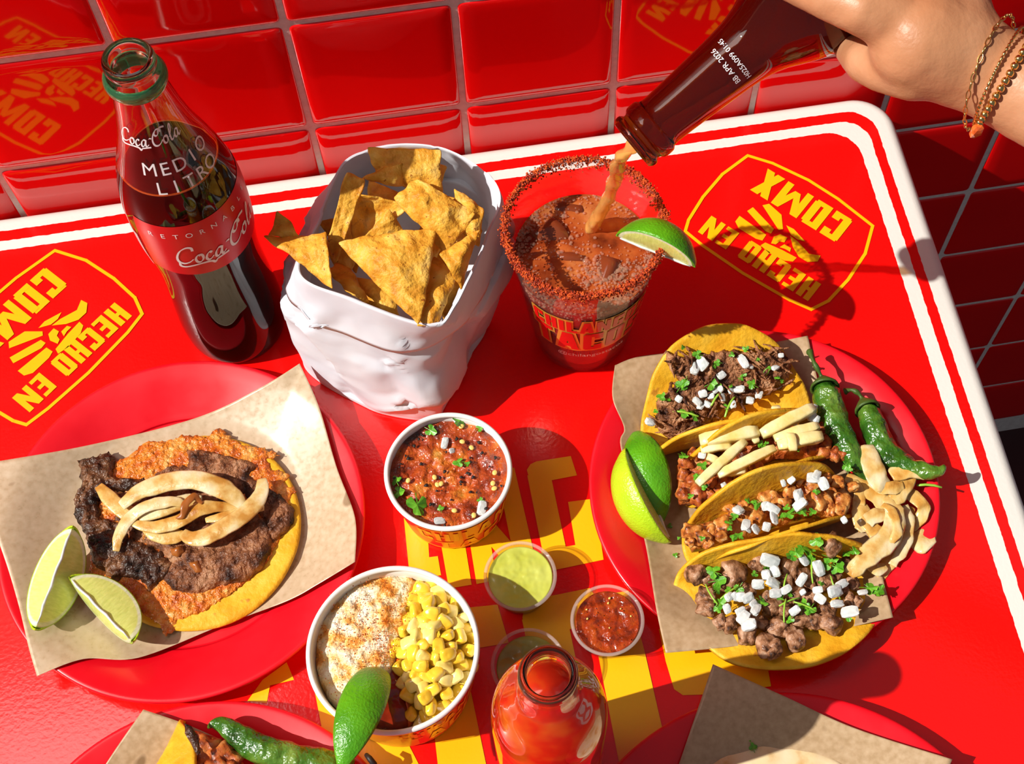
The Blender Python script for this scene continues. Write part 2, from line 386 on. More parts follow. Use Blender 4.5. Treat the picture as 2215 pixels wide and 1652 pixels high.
def rotm(rx, ry, rz): return (Matrix.Rotation(rz, 4, 'Z') @ Matrix.Rotation(ry, 4, 'Y') @ Matrix.Rotation(rx, 4, 'X'))


def put(p, rx=0, ry=0, rz=0, s=1.0):
    if not isinstance(s, (tuple, list)): s = (s, s, s)
    return Matrix.Translation(p) @ rotm(rx, ry, rz) @ Matrix.Diagonal((*s, 1))


def inside(p, poly):
    x, y = p; c = False; n = len(poly)
    for i in range(n):
        x1, y1 = poly[i]; x2, y2 = poly[(i + 1) % n]
        if (y1 > y) != (y2 > y) and x < (x2 - x1) * (y - y1) / (y2 - y1) + x1: c = not c
    return c


def edge_dist(p, poly):
    best = (1e9, None); x, y = p
    for i in range(len(poly)):
        x1, y1 = poly[i]; x2, y2 = poly[(i + 1) % len(poly)]
        dx, dy = x2 - x1, y2 - y1; l = dx * dx + dy * dy
        t = 0 if l == 0 else max(0, min(1, ((x - x1) * dx + (y - y1) * dy) / l))
        qx, qy = x1 + t * dx, y1 + t * dy; d = math.hypot(x - qx, y - qy)
        if d < best[0]: best = (d, (qx, qy))
    return best


def slab(poly, zf, thick, cell=.0016, amp=.0015, fr=220, dome=.003, rag=0, seed=0, under=0):
    """lump of food with the outline poly (world xy): bottom follows zf(x, y), top domes and is rough"""
    xs = [p[0] for p in poly]; ys = [p[1] for p in poly]
    x0, y0 = min(xs), min(ys); nx = int((max(xs) - x0) / cell) + 2; ny = int((max(ys) - y0) / cell) + 2
    cells = set()
    for i in range(nx):
        for j in range(ny):
            if inside((x0 + (i + .5) * cell, y0 + (j + .5) * cell), poly): cells.add((i, j))
    idx = {}; vt = []; vb = []
    for (i, j) in cells:
        for di in (0, 1):
            for dj in (0, 1):
                k = (i + di, j + dj)
                if k in idx: continue
                bnd = any((k[0] - a, k[1] - b) not in cells for a in (0, 1) for b in (0, 1))
                x, y = x0 + k[0] * cell, y0 + k[1] * cell
                d, q = edge_dist((x, y), poly)
                if bnd: x, y = q; d = 0
                nz = noise.noise(Vector((x * fr, y * fr, seed))); n2 = noise.noise(Vector((x * fr * 2.6, y * fr * 2.6, seed + 7)))
                if rag and bnd:
                    nv = nvec(Vector((x * 420, y * 420, seed + 3))); x += nv.x * rag; y += nv.y * rag
                rise = thick * min(1, .35 + d / .003) + dome * min(1, d / .012) + amp * (nz + .5 * n2)
                zb = zf(x, y)
                idx[k] = len(vt); vt.append(Vector((x, y, zb + max(.0006, rise)))); vb.append(Vector((x, y, zb - under)))
    n = len(vt); vs = vt + vb; fs = []
    for (i, j) in cells:
        a, b, c, d = idx[(i, j)], idx[(i + 1, j)], idx[(i + 1, j + 1)], idx[(i, j + 1)]
        fs.append((a, b, c, d)); fs.append((a + n, d + n, c + n, b + n))
        for (di, dj, e, f) in ((0, -1, a, b), (1, 0, b, c), (0, 1, c, d), (-1, 0, d, a)):
            if (i + di, j + dj) not in cells: fs.append((f, e, e + n, f + n))
    return vs, fs


def coons(top, right, bottom, left, hf, n=40, m=40):
    """sheet between four photo-space edge lines; hf(x, y, s, t) gives its height above the table"""
    def ev(pl, t):
        P = [Vector((a, b, 0)) for a, b in pl]
        if len(P) == 2: return P[0].lerp(P[1], t)
        k = crom(P, 12); f = t * (len(k) - 1); i = min(int(f), len(k) - 2); return k[i].lerp(k[i + 1], f - i)
    vs, fs = [], []
    c00, c10, c01, c11 = [Vector((*p, 0)) for p in (top[0], top[-1], bottom[0], bottom[-1])]
    for j in range(m + 1):
        t = j / m
        for i in range(n + 1):
            s = i / n
            p = ev(top, s) * (1 - t) + ev(bottom, s) * t + ev(left, t) * (1 - s) + ev(right, t) * s - (c00 * (1 - s) * (1 - t) + c10 * s * (1 - t) + c01 * (1 - s) * t + c11 * s * t)
            h = .01
            for _ in range(4):
                w = at(p.x, p.y, h); h = hf(w.x, w.y, s, t)
            vs.append(at(p.x, p.y, h))
    for j in range(m):
        for i in range(n):
            a = j * (n + 1) + i; fs.append((a, a + 1, a + n + 2, a + n + 1))
    return vs, fs


# ---- lettering
def glyph(ch, t=.27, s=.17):
    """block capitals as quads in a 1-high box; returns (quads, width)"""
    w = .60
    def r(x0, y0, x1, y1): return [(x0, y0), (x1, y0), (x1, y1), (x0, y1)]
    if ch == ' ': return [], .30
    if ch == 'H': return [r(0, 0, t, 1), r(w - t * 1, 0, w, 1), r(0, .5 - s / 2, w, .5 + s / 2)], w
    if ch == 'E': return [r(0, 0, t, 1), r(0, 0, w * .92, s), r(0, 1 - s, w * .92, 1), r(0, .5 - s / 2, w * .82, .5 + s / 2)], w * .92
    if ch == 'C': return [r(0, .06, t, .94), r(.05, 0, w, s), r(.05, 1 - s, w, 1), r(w - t, 0, w, .30), r(w - t, .70, w, 1)], w
    if ch == 'G': return [r(0, .06, t, .94), r(.05, 0, w, s), r(.05, 1 - s, w, 1), r(w - t, 0, w, .5), r(w - t, .72, w, 1), r(w * .55, .40, w, .52)], w
    if ch in 'O0': return [r(0, .06, t, .94), r(w - t, .06, w, .94), r(.05, 0, w - .05, s), r(.05, 1 - s, w - .05, 1)], w
    if ch == 'D': return [r(0, 0, t, 1), r(w - t, .08, w, .92), r(0, 0, w - .06, s), r(0, 1 - s, w - .06, 1)], w
    if ch == 'N':
        w = .72; t2 = t * .92
        return [r(0, 0, t2, 1), r(w - t2, 0, w, 1), [(0, 1), (t2 * 1.1, 1), (w, 0), (w - t2 * 1.1, 0)]], w
    if ch == 'M':
        w = .95; t2 = t * .9
        return [r(0, 0, t2, 1), r(w - t2, 0, w, 1), [(0, 1), (t2 * 1.15, 1), (w / 2 + .10, .18), (w / 2 - .10, .18)], [(w, 1), (w - t2 * 1.15, 1), (w / 2 - .10, .18), (w / 2 + .10, .18)]], w
    if ch == 'X':
        w = .66
        return [[(0, 1), (t * 1.1, 1), (w, 0), (w - t * 1.1, 0)], [(0, 0), (t * 1.1, 0), (w, 1), (w - t * 1.1, 1)]], w
    if ch == 'A':
        w = .72
        return [[(0, 0), (t * .95, 0), (w * .62, 1), (w * .30, 1)], [(w, 0), (w - t * .95, 0), (w * .38, 1), (w * .70, 1)], r(w * .2, .17, w * .8, .36)], w
    if ch == 'I': return [r(0, 0, t, 1)], t
    if ch == 'L': return [r(0, 0, t, 1), r(0, 0, w * .88, s)], w * .88
    if ch == 'T': return [r(w / 2 - t / 2, 0, w / 2 + t / 2, 1), r(0, 1 - s, w, 1)], w
    if ch == 'S': return [r(0, .42, t, .96), r(w - t, .04, w, .58), r(.04, 0, w - .04, s), r(.04, 1 - s, w, 1), r(.03, .42, w - .03, .58), r(0, 0, t, .26), r(w - t, .74, w, 1)], w
    if ch == 'R': return [r(0, 0, t, 1), r(0, 1 - s, w - .05, 1), r(0, .40, w - .05, .40 + s), r(w - t, .46, w, .95), [(w * .42, .44), (w * .42 + t, .44), (w + .02, 0), (w - t + .02, 0)]], w
    return [], .3


def block_text(txt, gap=.09, **k):
    x = 0; out = []
    for ch in txt:
        q, w = glyph(ch, **k)
        out += [[(a + x, b) for a, b in p] for p in q]; x += w + gap
    return out, x - gap


def quads_fine(quads, n=1, m=1):
    """split quads so they can be bent round a cup"""
    vs, fs = [], []
    for q in quads:
        a, b, c, d = [Vector((p[0], p[1], 0)) for p in q]; o = len(vs)
        for j in range(m + 1):
            for i in range(n + 1):
                vs.append((a.lerp(b, i / n)).lerp(d.lerp(c, i / n), j / m))
        for j in range(m):
            for i in range(n):
                k = o + j * (n + 1) + i; fs.append((k, k + 1, k + n + 2, k + n + 1))
    return vs, fs


def font_mesh(txt, size=1.0, bold=0.0, cut=.12):
    """built-in sans lettering as a finely cut flat mesh (list of 2D verts, faces)"""
    cu = bpy.data.curves.new('txt', 'FONT'); cu.body = txt; cu.size = size; cu.offset = bold; cu.align_x = 'CENTER'; cu.resolution_u = 3
    ob = bpy.data.objects.new('txt', cu); COL.objects.link(ob)
    me = ob.to_mesh()
    bm = bmesh.new(); bm.from_mesh(me); ob.to_mesh_clear()
    bpy.data.objects.remove(ob); bpy.data.curves.remove(cu)
    bmesh.ops.triangulate(bm, faces=bm.faces)
    for _ in range(4):
        long_ = [e for e in bm.edges if e.calc_length() > cut * size]
        if not long_: break
        bmesh.ops.subdivide_edges(bm, edges=long_, cuts=1); bmesh.ops.triangulate(bm, faces=[f for f in bm.faces if len(f.verts) > 3])
    vs = [v.co.copy() for v in bm.verts]; bm.verts.index_update()
    fs = [tuple(v.index for v in f.verts) for f in bm.faces]
    bm.free(); return vs, fs


def nib(P, w=.06, ang=.7, thin=.25, n=8):
    """calligraphic stroke as quads: width depends on the direction against the pen angle"""
    k = crom([Vector((a, b, 0)) for a, b in P], n); vs = []; fs = []
    for i, p in enumerate(k):
        t = (k[min(i + 1, len(k) - 1)] - k[max(i - 1, 0)]).normalized()
        a = math.atan2(t.y, t.x); ww = w * (thin + (1 - thin) * abs(math.sin(a - ang)))
        s = Vector((-t.y, t.x, 0)) * ww / 2; vs += [p + s, p - s]
        if i: fs.append((2 * i - 2, 2 * i - 1, 2 * i + 1, 2 * i))
    return vs, fs


def wrap(vs, axis_xy, rz, z0, a0, eps=.0003):
    """bend flat lettering (x along the girth, y up) round a vertical lathe body; rz(z) = radius, a0 = angle of x = 0"""
    out = []
    for v in vs:
        z = z0 + v.y; r = rz(z) + eps; rr = rz(z0) + eps; a = a0 + v.x / rr
        out.append(Vector((axis_xy[0] + r * math.cos(a), axis_xy[1] + r * math.sin(a), TZ + z)))
    return out


def interp(prof):
    """radius as a function of height from an outer profile [(r, z)] with rising z"""
    def f(z):
        if z <= prof[0][1]: return prof[0][0]
        for (r0, z0), (r1, z1) in zip(prof, prof[1:]):
            if z <= z1: return r0 + (r1 - r0) * ((z - z0) / (z1 - z0) if z1 > z0 else 0)
        return prof[-1][0]
    return f

# ------------------------------------------------------------------ setting: tiled wall and floor
T = 0.108; ZROW = 1.0122911
vs = [(x, y, z) for x in (-1.0, 1.2) for y in (0, .08) for z in (0, 2.03)]
BOX = [(0, 1, 3, 2), (4, 6, 7, 5), (0, 4, 5, 1), (2, 3, 7, 6), (0, 2, 6, 4), (1, 5, 7, 3)]
wall = mesh('wall_back', vs, BOX, 'grout', smooth=False, kind='structure')
G2 = .0019
bm = bmesh.new()
bmesh.ops.create_grid(bm, x_segments=5, y_segments=5, size=.5)
me = bpy.data.meshes.new('tile')
k = T / 2 - G2; prof = [(0.0, -.004), (.0003, .0002), (.0014, .0009), (.0042, .0015), (.011, .0018)]
vs = []; fs = []
for ins, d in prof:
    a = k - ins; r = .0035 if ins < .002 else .0045
    for (sx, sy, a0) in ((1, 1, 0), (-1, 1, PI / 2), (-1, -1, PI), (1, -1, 1.5 * PI)):
        for q in range(4):
            an = a0 + PI / 2 * q / 3; vs.append(Vector((sx * (a - r) + r * math.cos(an), -d, sy * (a - r) + r * math.sin(an))))
for i in range(len(prof) - 1):
    for q in range(16): fs.append((i * 16 + q, i * 16 + (q + 1) % 16, (i + 1) * 16 + (q + 1) % 16, (i + 1) * 16 + q))
fs.append(tuple(range(64, 80)))
bm.free()
tile_me = me_from('tile', vs, fs, 'tile')
bm = bmesh.new(); bm.from_mesh(tile_me); bmesh.ops.recalc_face_normals(bm, faces=bm.faces); bm.to_mesh(tile_me); bm.free()
for row in range(-9, 9):
    for col in range(-5, 9):
        if col > 5 and row < -4 or col < -3 and row > 4: continue
        inst('tile', tile_me, put(Vector(((col + .5) * T, 0, ZROW - (row + .5) * T)), R.uniform(-.005, .005), 0, R.uniform(-.004, .004)), wall)
mesh('floor', [(-1, -2, 0), (1.2, -2, 0), (1.2, 0, 0), (-1, 0, 0)], [(0, 1, 2, 3)], 'floor', smooth=False, kind='structure')

# ------------------------------------------------------------------ table
table = thing('table', (0, -.42, 0), 'red table with white and red striped border, yellow painted emblems and lettering', 'table')
XR, YR = .4272, -.0042
m = mk('table_paint', RED, .2, spec=.5, coat=.55, coat_rough=.10, bump=.2, bscale=380, bdist=.0006)
nt = m.node_tree; L = nt.links.new; bs = nt.nodes['Principled BSDF']
tc = nt.nodes.new('ShaderNodeTexCoord'); sp = nt.nodes.new('ShaderNodeSeparateXYZ'); L(tc.outputs['Object'], sp.inputs[0])
nz = nt.nodes.new('ShaderNodeTexNoise'); nz.inputs['Scale'].default_value = 160; L(tc.outputs['Object'], nz.inputs['Vector'])


def math_(op, a, b=None):
    n = nt.nodes.new('ShaderNodeMath'); n.operation = op
    for i, v in enumerate((a, b)):
        if v is None: continue
        if isinstance(v, (int, float)): n.inputs[i].default_value = v
        else: L(v, n.inputs[i])
    return n.outputs[0]


def rounded(xb, yb, r):
    """1 inside the painted field whose right edge is xb, rear edge yb, corner radius r"""
    wob = math_('MULTIPLY', math_('SUBTRACT', nz.outputs['Fac'], .5), .0016)
    qx = math_('SUBTRACT', math_('ADD', sp.outputs['X'], wob), xb - r)
    qy = math_('SUBTRACT', math_('ADD', sp.outputs['Y'], wob), yb + .42 - r)
    mx, my = math_('MAXIMUM', qx, 0.0), math_('MAXIMUM', qy, 0.0)
    l = math_('SQRT', math_('ADD', math_('MULTIPLY', mx, mx), math_('MULTIPLY', my, my)))
    inn = math_('MINIMUM', math_('MAXIMUM', qx, qy), 0.0)
    return math_('LESS_THAN', math_('ADD', l, inn), r)


A_, B_, C_ = rounded(.4109, -.0182, .022), rounded(.4037, -.0267, .020), rounded(.3935, -.0346, .024)
fac = math_('ADD', math_('SUBTRACT', A_, B_), C_)
mix = nt.nodes.new('ShaderNodeMixRGB'); mix.inputs['Color1'].default_value = (.80, .79, .73, 1); mix.inputs['Color2'].default_value = (*RED, 1)
L(fac, mix.inputs['Fac']); L(mix.outputs['Color'], bs.inputs['Base Color'])
M['table'] = m
# slab with rounded plan corners and rounded edge
XL, YF, RC = -.60, -.95, .030
plan = []
for (cx_, cy_, a0, rr) in ((XR - RC, YR - RC, 0, RC), (XL + RC, YR - RC, PI / 2, RC), (XL + RC, YF + RC, PI, RC), (XR - RC, YF + RC, 1.5 * PI, RC)):
    for q in range(13):
        a = a0 + PI / 2 * q / 12; plan.append((cx_, cy_, math.cos(a), math.sin(a), rr))
vs, fs = [], []; N = len(plan); re = .009
prof = [(re, 0)] + [(re - re * math.sin(a), -re + re * math.cos(a)) for a in [PI / 2 * i / 6 for i in range(1, 7)]] + [(0, -.034), (.004, -.038)]
for ins, dz in prof:
    for cx_, cy_, ca, sa, rr in plan: vs.append((cx_ + ca * (rr - ins), cy_ + sa * (rr - ins), TZ + dz))
for i in range(len(prof) - 1):
    for q in range(N): fs.append((i * N + q, i * N + (q + 1) % N, (i + 1) * N + (q + 1) % N, (i + 1) * N + q))
fs.append(tuple(range(N))); fs.append(tuple(range(len(vs) - N, len(vs)))[::-1])
ORG['_t'] = Vector((0, -.42, 0))
top = mesh('tabletop', vs, fs, 'table', table)
top.modifiers.new('e', 'EDGE_SPLIT').split_angle = math.radians(50)
pv, pf = lathe([(.22, 0), (.22, .012), (.04, .03), (.035, .05), (.035, .69), (.14, .70), (.14, .712)], (-.05, -.45, 0), 40)
mesh('pedestal', *capped(pv, pf, 40), 'steel', table)

# painted emblem: local frame u (reading direction), v (up), metres
UR = Vector((-.68, .734)).normalized(); VR = Vector((-UR.y, UR.x)); CR = Vector((.318, -.1103))
VL = (Vector((-.1337, -.1058)) - Vector((-.1911, -.0414))).normalized(); UL = Vector((VL.y, -VL.x)); CL = Vector((-.2020, -.1073))


def decal(polys, name, c, u, v, mat='yellow_print', z=.0004):
    vs, fs = [], []
    for i, p in enumerate(polys):
        o = len(vs); vs += [(c.x + u.x * a + v.x * b, c.y + u.y * a + v.y * b, TZ + z + .00003 * (i % 7)) for a, b in p]; fs.append(tuple(range(o, o + len(p))))
    return mesh(name, vs, fs, mat, table, smooth=False)


def c3(x, y):
    p = at(1050 + x / 2.4289, y / 2.4289); d = Vector((p.x, p.y)) - CR
    return (d.dot(UR), d.dot(VR))


rays = [[(1312, 1165), (1335, 1135), (1475, 1235), (1455, 1265), (1420, 1255), (1330, 1200)],
        [(1375, 1110), (1405, 1090), (1515, 1205), (1500, 1228), (1470, 1215)],
        [(1455, 1080), (1490, 1072), (1555, 1130), (1563, 1205), (1540, 1210)],
        [(1580, 1185), (1620, 1205), (1680, 1270), (1640, 1260), (1605, 1235)],
        [(1500, 1280), (1515, 1245), (1550, 1232), (1585, 1250), (1570, 1275), (1545, 1270), (1525, 1285)],
        [(1545, 1300), (1570, 1285), (1605, 1305), (1600, 1325), (1575, 1310)],
        [(1600, 1240), (1640, 1270), (1700, 1335), (1760, 1345), (1745, 1375), (1690, 1378), (1645, 1350), (1615, 1300)],
        [(1445, 1290), (1470, 1275), (1560, 1315), (1635, 1355), (1615, 1375), (1570, 1370), (1490, 1330)]]
rays = [[c3(*p) for p in q] for q in rays]


def emblem_polys():
    out = list(rays)
    for txt, u0, v0, w, h in (('HECHO EN', -.0487, .0210, .0937, .0172), ('CDMX', -.0384, -.0378, .0738, .0234)):
        q, tw = block_text(txt, gap=.12, t=.25, s=.17); sx = w / tw
        out += [[(u0 + a * sx, v0 + b * h) for a, b in p] for p in q]
    bd = [(-.052, -.0424), (-.0199, -.0468), (.006, -.0475), (.0351, -.0440), (.0535, -.0385), (.0590, -.0135), (.0590, .0114), (.0560, .034), (.0525, .0432),
          (.0354, .0455), (.0, .047), (-.0381, .0452), (-.0541, .0425), (-.0600, .0293), (-.0618, .0067), (-.0600, -.0193)]
    w = .00115
    for i in range(len(bd)):
        a, b = Vector(bd[i]), Vector(bd[(i + 1) % len(bd)]); t = (b - a).normalized(); n = Vector((-t.y, t.x)) * w; e = t * w * .7
        out.append([tuple(a - e + n), tuple(b + e + n), tuple(b + e - n), tuple(a - e - n)])
    return out


tag(decal(emblem_polys(), 'painted_emblem', CR, UR, VR), 'yellow shield emblem HECHO EN CDMX near the lime drink')
tag(decal(emblem_polys(), 'painted_emblem', CL, UL, VL), 'yellow shield emblem HECHO EN CDMX beside the cola bottle')


def q3(x, y): return (640 + x / 2.0854, 860 + y / 2.0854)


def ptdecal(polys, name, label=None):
    vs, fs = [], []
    for i, p in enumerate(polys):
        o = len(vs); vs += [at(a, b, .0004 + .00004 * i) for a, b in p]; fs.append(tuple(range(o, o + len(p))))
    return tag(mesh(name, vs, fs, 'yellow_print', table, smooth=False), label)


G_ = [[(1042, 325), (1058, 300), (1085, 287), (1240, 263), (1268, 350), (1060, 390)], [(1044, 350), (1153, 366), (1222, 695), (1118, 720)],
      [(1105, 690), (1375, 645), (1388, 730), (1130, 785)], [(1228, 470), (1330, 457), (1378, 665), (1265, 690)]]
N_ = [[(770, 560), (862, 545), (905, 822), (815, 840)], [(905, 330), (985, 315), (1092, 778), (1000, 800)], [(775, 545), (865, 530), (1085, 780), (990, 800)]]
A_l = [[(487, 540), (590, 525), (610, 878), (522, 893)], [(630, 520), (737, 505), (793, 843), (690, 860)], [(580, 722), (640, 714), (655, 800), (595, 808)], [(560, 480), (700, 470), (735, 560), (540, 600)]]
ptdecal([[q3(*p) for p in q] for q in A_l], 'painted_letter', 'yellow painted letter A under the big salsa cup')
ptdecal([[q3(*p) for p in q] for q in N_], 'painted_letter', 'yellow painted letter N beside the green sauce cup')
ptdecal([[q3(*p) for p in q] for q in G_], 'painted_letter', 'yellow painted letter G by the taco plate')
ptdecal([[(535, 1516), (568, 1470), (620, 1432), (636, 1470), (584, 1482), (577, 1520)]], 'painted_letter')
ptdecal([[(676, 1470), (800, 1440), (860, 1700), (724, 1720)], [(780, 1596), (885, 1612), (930, 1700), (800, 1720)]], 'painted_letter')
ptdecal([[q3(*p) for p in q] for q in [[(640, 960), (910, 933), (960, 1105), (700, 1150)], [(600, 1300), (780, 1280), (872, 1720), (650, 1740)]]], 'painted_letter')
ptdecal([[q3(*p) for p in q] for q in [[(1022, 990), (1040, 916), (1326, 858), (1420, 1010), (1236, 1044), (1040, 1085)], [(1020, 1000), (1234, 1040), (1330, 1500), (1130, 1530)],
         [(1320, 900), (1500, 870), (1572, 1140), (1365, 1170)], [(1365, 1165), (1570, 1130), (1710, 1740), (1480, 1760)]]], 'painted_letter')
ptdecal([[(1425, 1360), (1600, 1330), (1660, 1440), (1668, 1484), (1580, 1494), (1516, 1502), (1477, 1503), (1458, 1490), (1440, 1430)]], 'painted_letter')

# ------------------------------------------------------------------ plates
PP = [(0, .0035), (.070, .0035), (.079, .0045), (.088, .0085), (.102, .0150), (.1105, .0178), (.1135, .0182), (.1148, .0172), (.1142, .0158), (.110, .0150), (.102, .0122), (.088, .0052), (.079, .0012), (.070, .0), (.066, .0004), (0, .0004)]


def plate(cx_, cy_, r, label):
    k = r / .1148
    pr = [(a * k, b) for a, b in sprof(PP, 4)]
    v, f = lathe(pr, (cx_, cy_, TZ), 128)
    return mesh('plate', v, f, 'plate', loc=(cx_, cy_, TZ), label=label, cat='plate', group='red round plates')


def plate_h(cx_, cy_, r):
    k = r / .1148
    rim = [(0, .0035), (.070, .0035), (.079, .0045), (.088, .0085), (.102, .0150), (.1105, .0178), (.1148, .0182), (.2, .0182)]
    def f(x, y):
        d = math.hypot(x - cx_, y - cy_) / k
        for (r0, z0), (r1, z1) in zip(rim, rim[1:]):
            if d <= r1: return z0 + (z1 - z0) * (d - r0) / (r1 - r0)
        return .0182
    return f


LP = (-.1114, -.2690, .1146); RP = (.2568, -.3075, .1126); BL = (-.1140, -.5053, .1200); BR = (.2110, -.5757, .1376)
plate(*LP, 'red round plate carrying the open cheese and steak taco')
plate(*RP, 'red round plate carrying four folded tacos and chiles')
plate(*BL, 'red round plate at the lower frame edge with one green chile')
plate(*BR, 'red round plate under the kraft paper with the toasted flour tortilla')

# ------------------------------------------------------------------ kraft papers
fL = plate_h(*LP); fR = plate_h(*RP); fBL = plate_h(*BL); fBR = plate_h(*BR)


def hl(x, y, s, t):
    e = max(abs(s - .5), abs(t - .5)) * 2
    return fL(x, y) + .0012 + .010 * max(0, e - .55) * (.4 + .6 * s) + .0012 * math.sin(s * 9 + t * 5) * max(0, e - .4)


v, f = coons([(-70, 1008), (180, 965), (420, 905), (560, 840), (648, 786)], [(648, 786), (690, 880), (728, 1010), (768, 1120), (768, 1215)],
             [(80, 1462), (180, 1425), (300, 1422), (480, 1352), (620, 1300), (690, 1262), (768, 1215)], [(-70, 1008), (0, 1180), (38, 1300), (62, 1400), (80, 1462)], hl, 60, 60)
mesh('kraft_paper', v, f, 'kraft_painted_sheen', loc=(LP[0], LP[1], TZ + .005), solid=.00022, label='brown kraft paper with oily shine and painted-in pale sheen under the open steak taco', cat='paper')


def hr(x, y, s, t):
    e = max(abs(s - .5), abs(t - .5)) * 2
    return fR(x, y) + .0010 + .005 * max(0, e - .6) + .0016 * math.sin(t * 14) * max(0, .5 - s)


v, f = coons([(1330, 790), (1400, 768), (1600, 752), (1747, 726)], [(1747, 726), (1790, 900), (1880, 1150), (1932, 1335)],
             [(1440, 1412), (1600, 1396), (1780, 1368), (1932, 1335)], [(1330, 790), (1325, 860), (1350, 925), (1342, 962), (1372, 1080), (1398, 1185), (1420, 1320), (1440, 1412)], hr, 50, 60)
mesh('kraft_paper', v, f, 'kraft', loc=(RP[0], RP[1], TZ + .005), solid=.00022, label='brown kraft paper with wavy edge under the four tacos', cat='paper')
v, f = coons([(310, 1534), (400, 1565), (480, 1600)], [(480, 1600), (440, 1720), (420, 1800)], [(140, 1800), (250, 1810), (420, 1800)], [(310, 1534), (230, 1650), (140, 1800)],
             lambda x, y, s, t: fBL(x, y) + .0012 + .004 * (1 - t), 30, 30)
mesh('kraft_paper', v, f, 'kraft', loc=(BL[0], BL[1], TZ + .005), solid=.00022, label='small kraft paper corner beside the lower green chile', cat='paper')
v, f = coons([(1542, 1436), (1700, 1507), (1850, 1575), (2060, 1642)], [(2060, 1642), (2010, 1750), (1960, 1850)], [(1380, 1850), (1700, 1870), (1960, 1850)], [(1542, 1436), (1500, 1560), (1450, 1700), (1380, 1850)],
             lambda x, y, s, t: fBR(x, y) + .0015 + .010 * max(0, .35 - t) * (1 - s * .3), 40, 40)
mesh('kraft_paper', v, f, 'kraft', loc=(BR[0], BR[1], TZ + .005), solid=.00022, label='kraft paper with one pointed corner under the toasted flour tortilla', cat='paper')

# ------------------------------------------------------------------ paper cups
def paper_cup(x, y, rb, rt, h, label, a0, lines, red_from, red_to):
    c = thing('paper_cup', (x, y, TZ), label, 'cup', 'printed paper cups')
    rz = lambda z: rb + (rt - .0012 - rb) * z / h
    prof = [(rb - .0025, .002), (rb, .0), (rb, .001)] + [(rz(h * i / 8), h * i / 8) for i in range(1, 9)]
    inner = [(rz(h * i / 8) - .0009, h * i / 8) for i in range(8, 0, -1)] + [(rb - .001, .004), (0, .004)]
    mesh('cup_body', *lathe(prof + inner, (x, y, TZ), 96), 'paper_cup', c)
    rr = .0016
    ring = [(rt - rr + rr * math.cos(a), h - .0002 + rr * math.sin(a)) for a in [2 * PI * i / 10 for i in range(11)]]
    mesh('rolled_rim', *lathe(ring, (x, y, TZ), 96), 'paper_cup', c)
    def patch(name, a1, a2, z1, z2, mat, eps):
        v, f = [], []; n = 40
        for j in range(5):
            z = z1 + (z2 - z1) * j / 4
            for i in range(n + 1):
                a = a1 + (a2 - a1) * i / n; r = rz(z) + eps; v.append(Vector((x + r * math.cos(a), y + r * math.sin(a), TZ + z)))
        for j in range(4):
            for i in range(n): k = j * (n + 1) + i; f.append((k, k + 1, k + n + 2, k + n + 1))
        mesh(name, v, f, mat, c)
    patch('yellow_band', 0, 2 * PI, .001, h * .93, 'cup_yellow', .0003)
    patch('red_panel', red_from, red_to, .006, h * .90, 'cup_red', .0006)
    for txt, z0, hh, w in lines:
        q, tw = block_text(txt, gap=.16, t=.21, s=.15); k = w / tw
        pr_ = []
        for i, qd in enumerate(q):
            v, f = quads_fine([[((p[0] - tw / 2) * k, p[1] * hh) for p in qd]], 4, 1)
            pr_.append((wrap(v, (x, y), rz, z0, a0, .0009 + .00003 * (i % 6)), f))
        mesh('lettering', *join(*pr_), 'cup_yellow', c)
    return c


D = math.radians
SC = (.0587, -.2777); EC = (.0128, -.3885)
salsa_cup = paper_cup(*SC, .0320, .0396, .052, 'paper cup full of chunky tomato salsa below the chip bag', D(-55), [('CHILANGOS', .0235, .0185, .094), ('TACOS', .004, .0165, .07)], D(-150), D(20))
elote_cup = paper_cup(*EC, .0405, .0494, .070, 'large paper cup holding cream and corn kernels', D(-52), [('CHILANGOS', .040, .016, .070), ('TACOS', .014, .022, .060)], D(-84), D(20))
# salsa: lumpy surface with leaves, onion bits and seeds
def surface(x, y, r, z, amp, fr, seed, n=44, dome=0):
    v = [Vector((x, y, TZ + z + dome))]; f = []; sg = 72
    for i in range(1, n + 1):
        rr = r * i / n
        for k in range(sg):
            a = 2 * PI * k / sg; px, py = x + rr * math.cos(a), y + rr * math.sin(a)
            e = min(1, (n - i) / 3)
            hgt = amp * (noise.noise(Vector((px * fr, py * fr, seed))) + .6 * noise.noise(Vector((px * fr * 2.3, py * fr * 2.3, seed + 4)))) * e + dome * (1 - (i / n) ** 2)
            v.append(Vector((px, py, TZ + z + hgt)))
    for k in range(sg): f.append((0, 1 + k, 1 + (k + 1) % sg))
    for i in range(n - 1):
        for k in range(sg): f.append((1 + i * sg + k, 1 + (i + 1) * sg + k, 1 + (i + 1) * sg + (k + 1) % sg, 1 + i * sg + (k + 1) % sg))
    return v, f


sal = mesh('salsa', *surface(*SC, .0379, .0455, .0022, 130, 3, 60), 'salsa', salsa_cup, label='chunky red tomato salsa with char flecks')


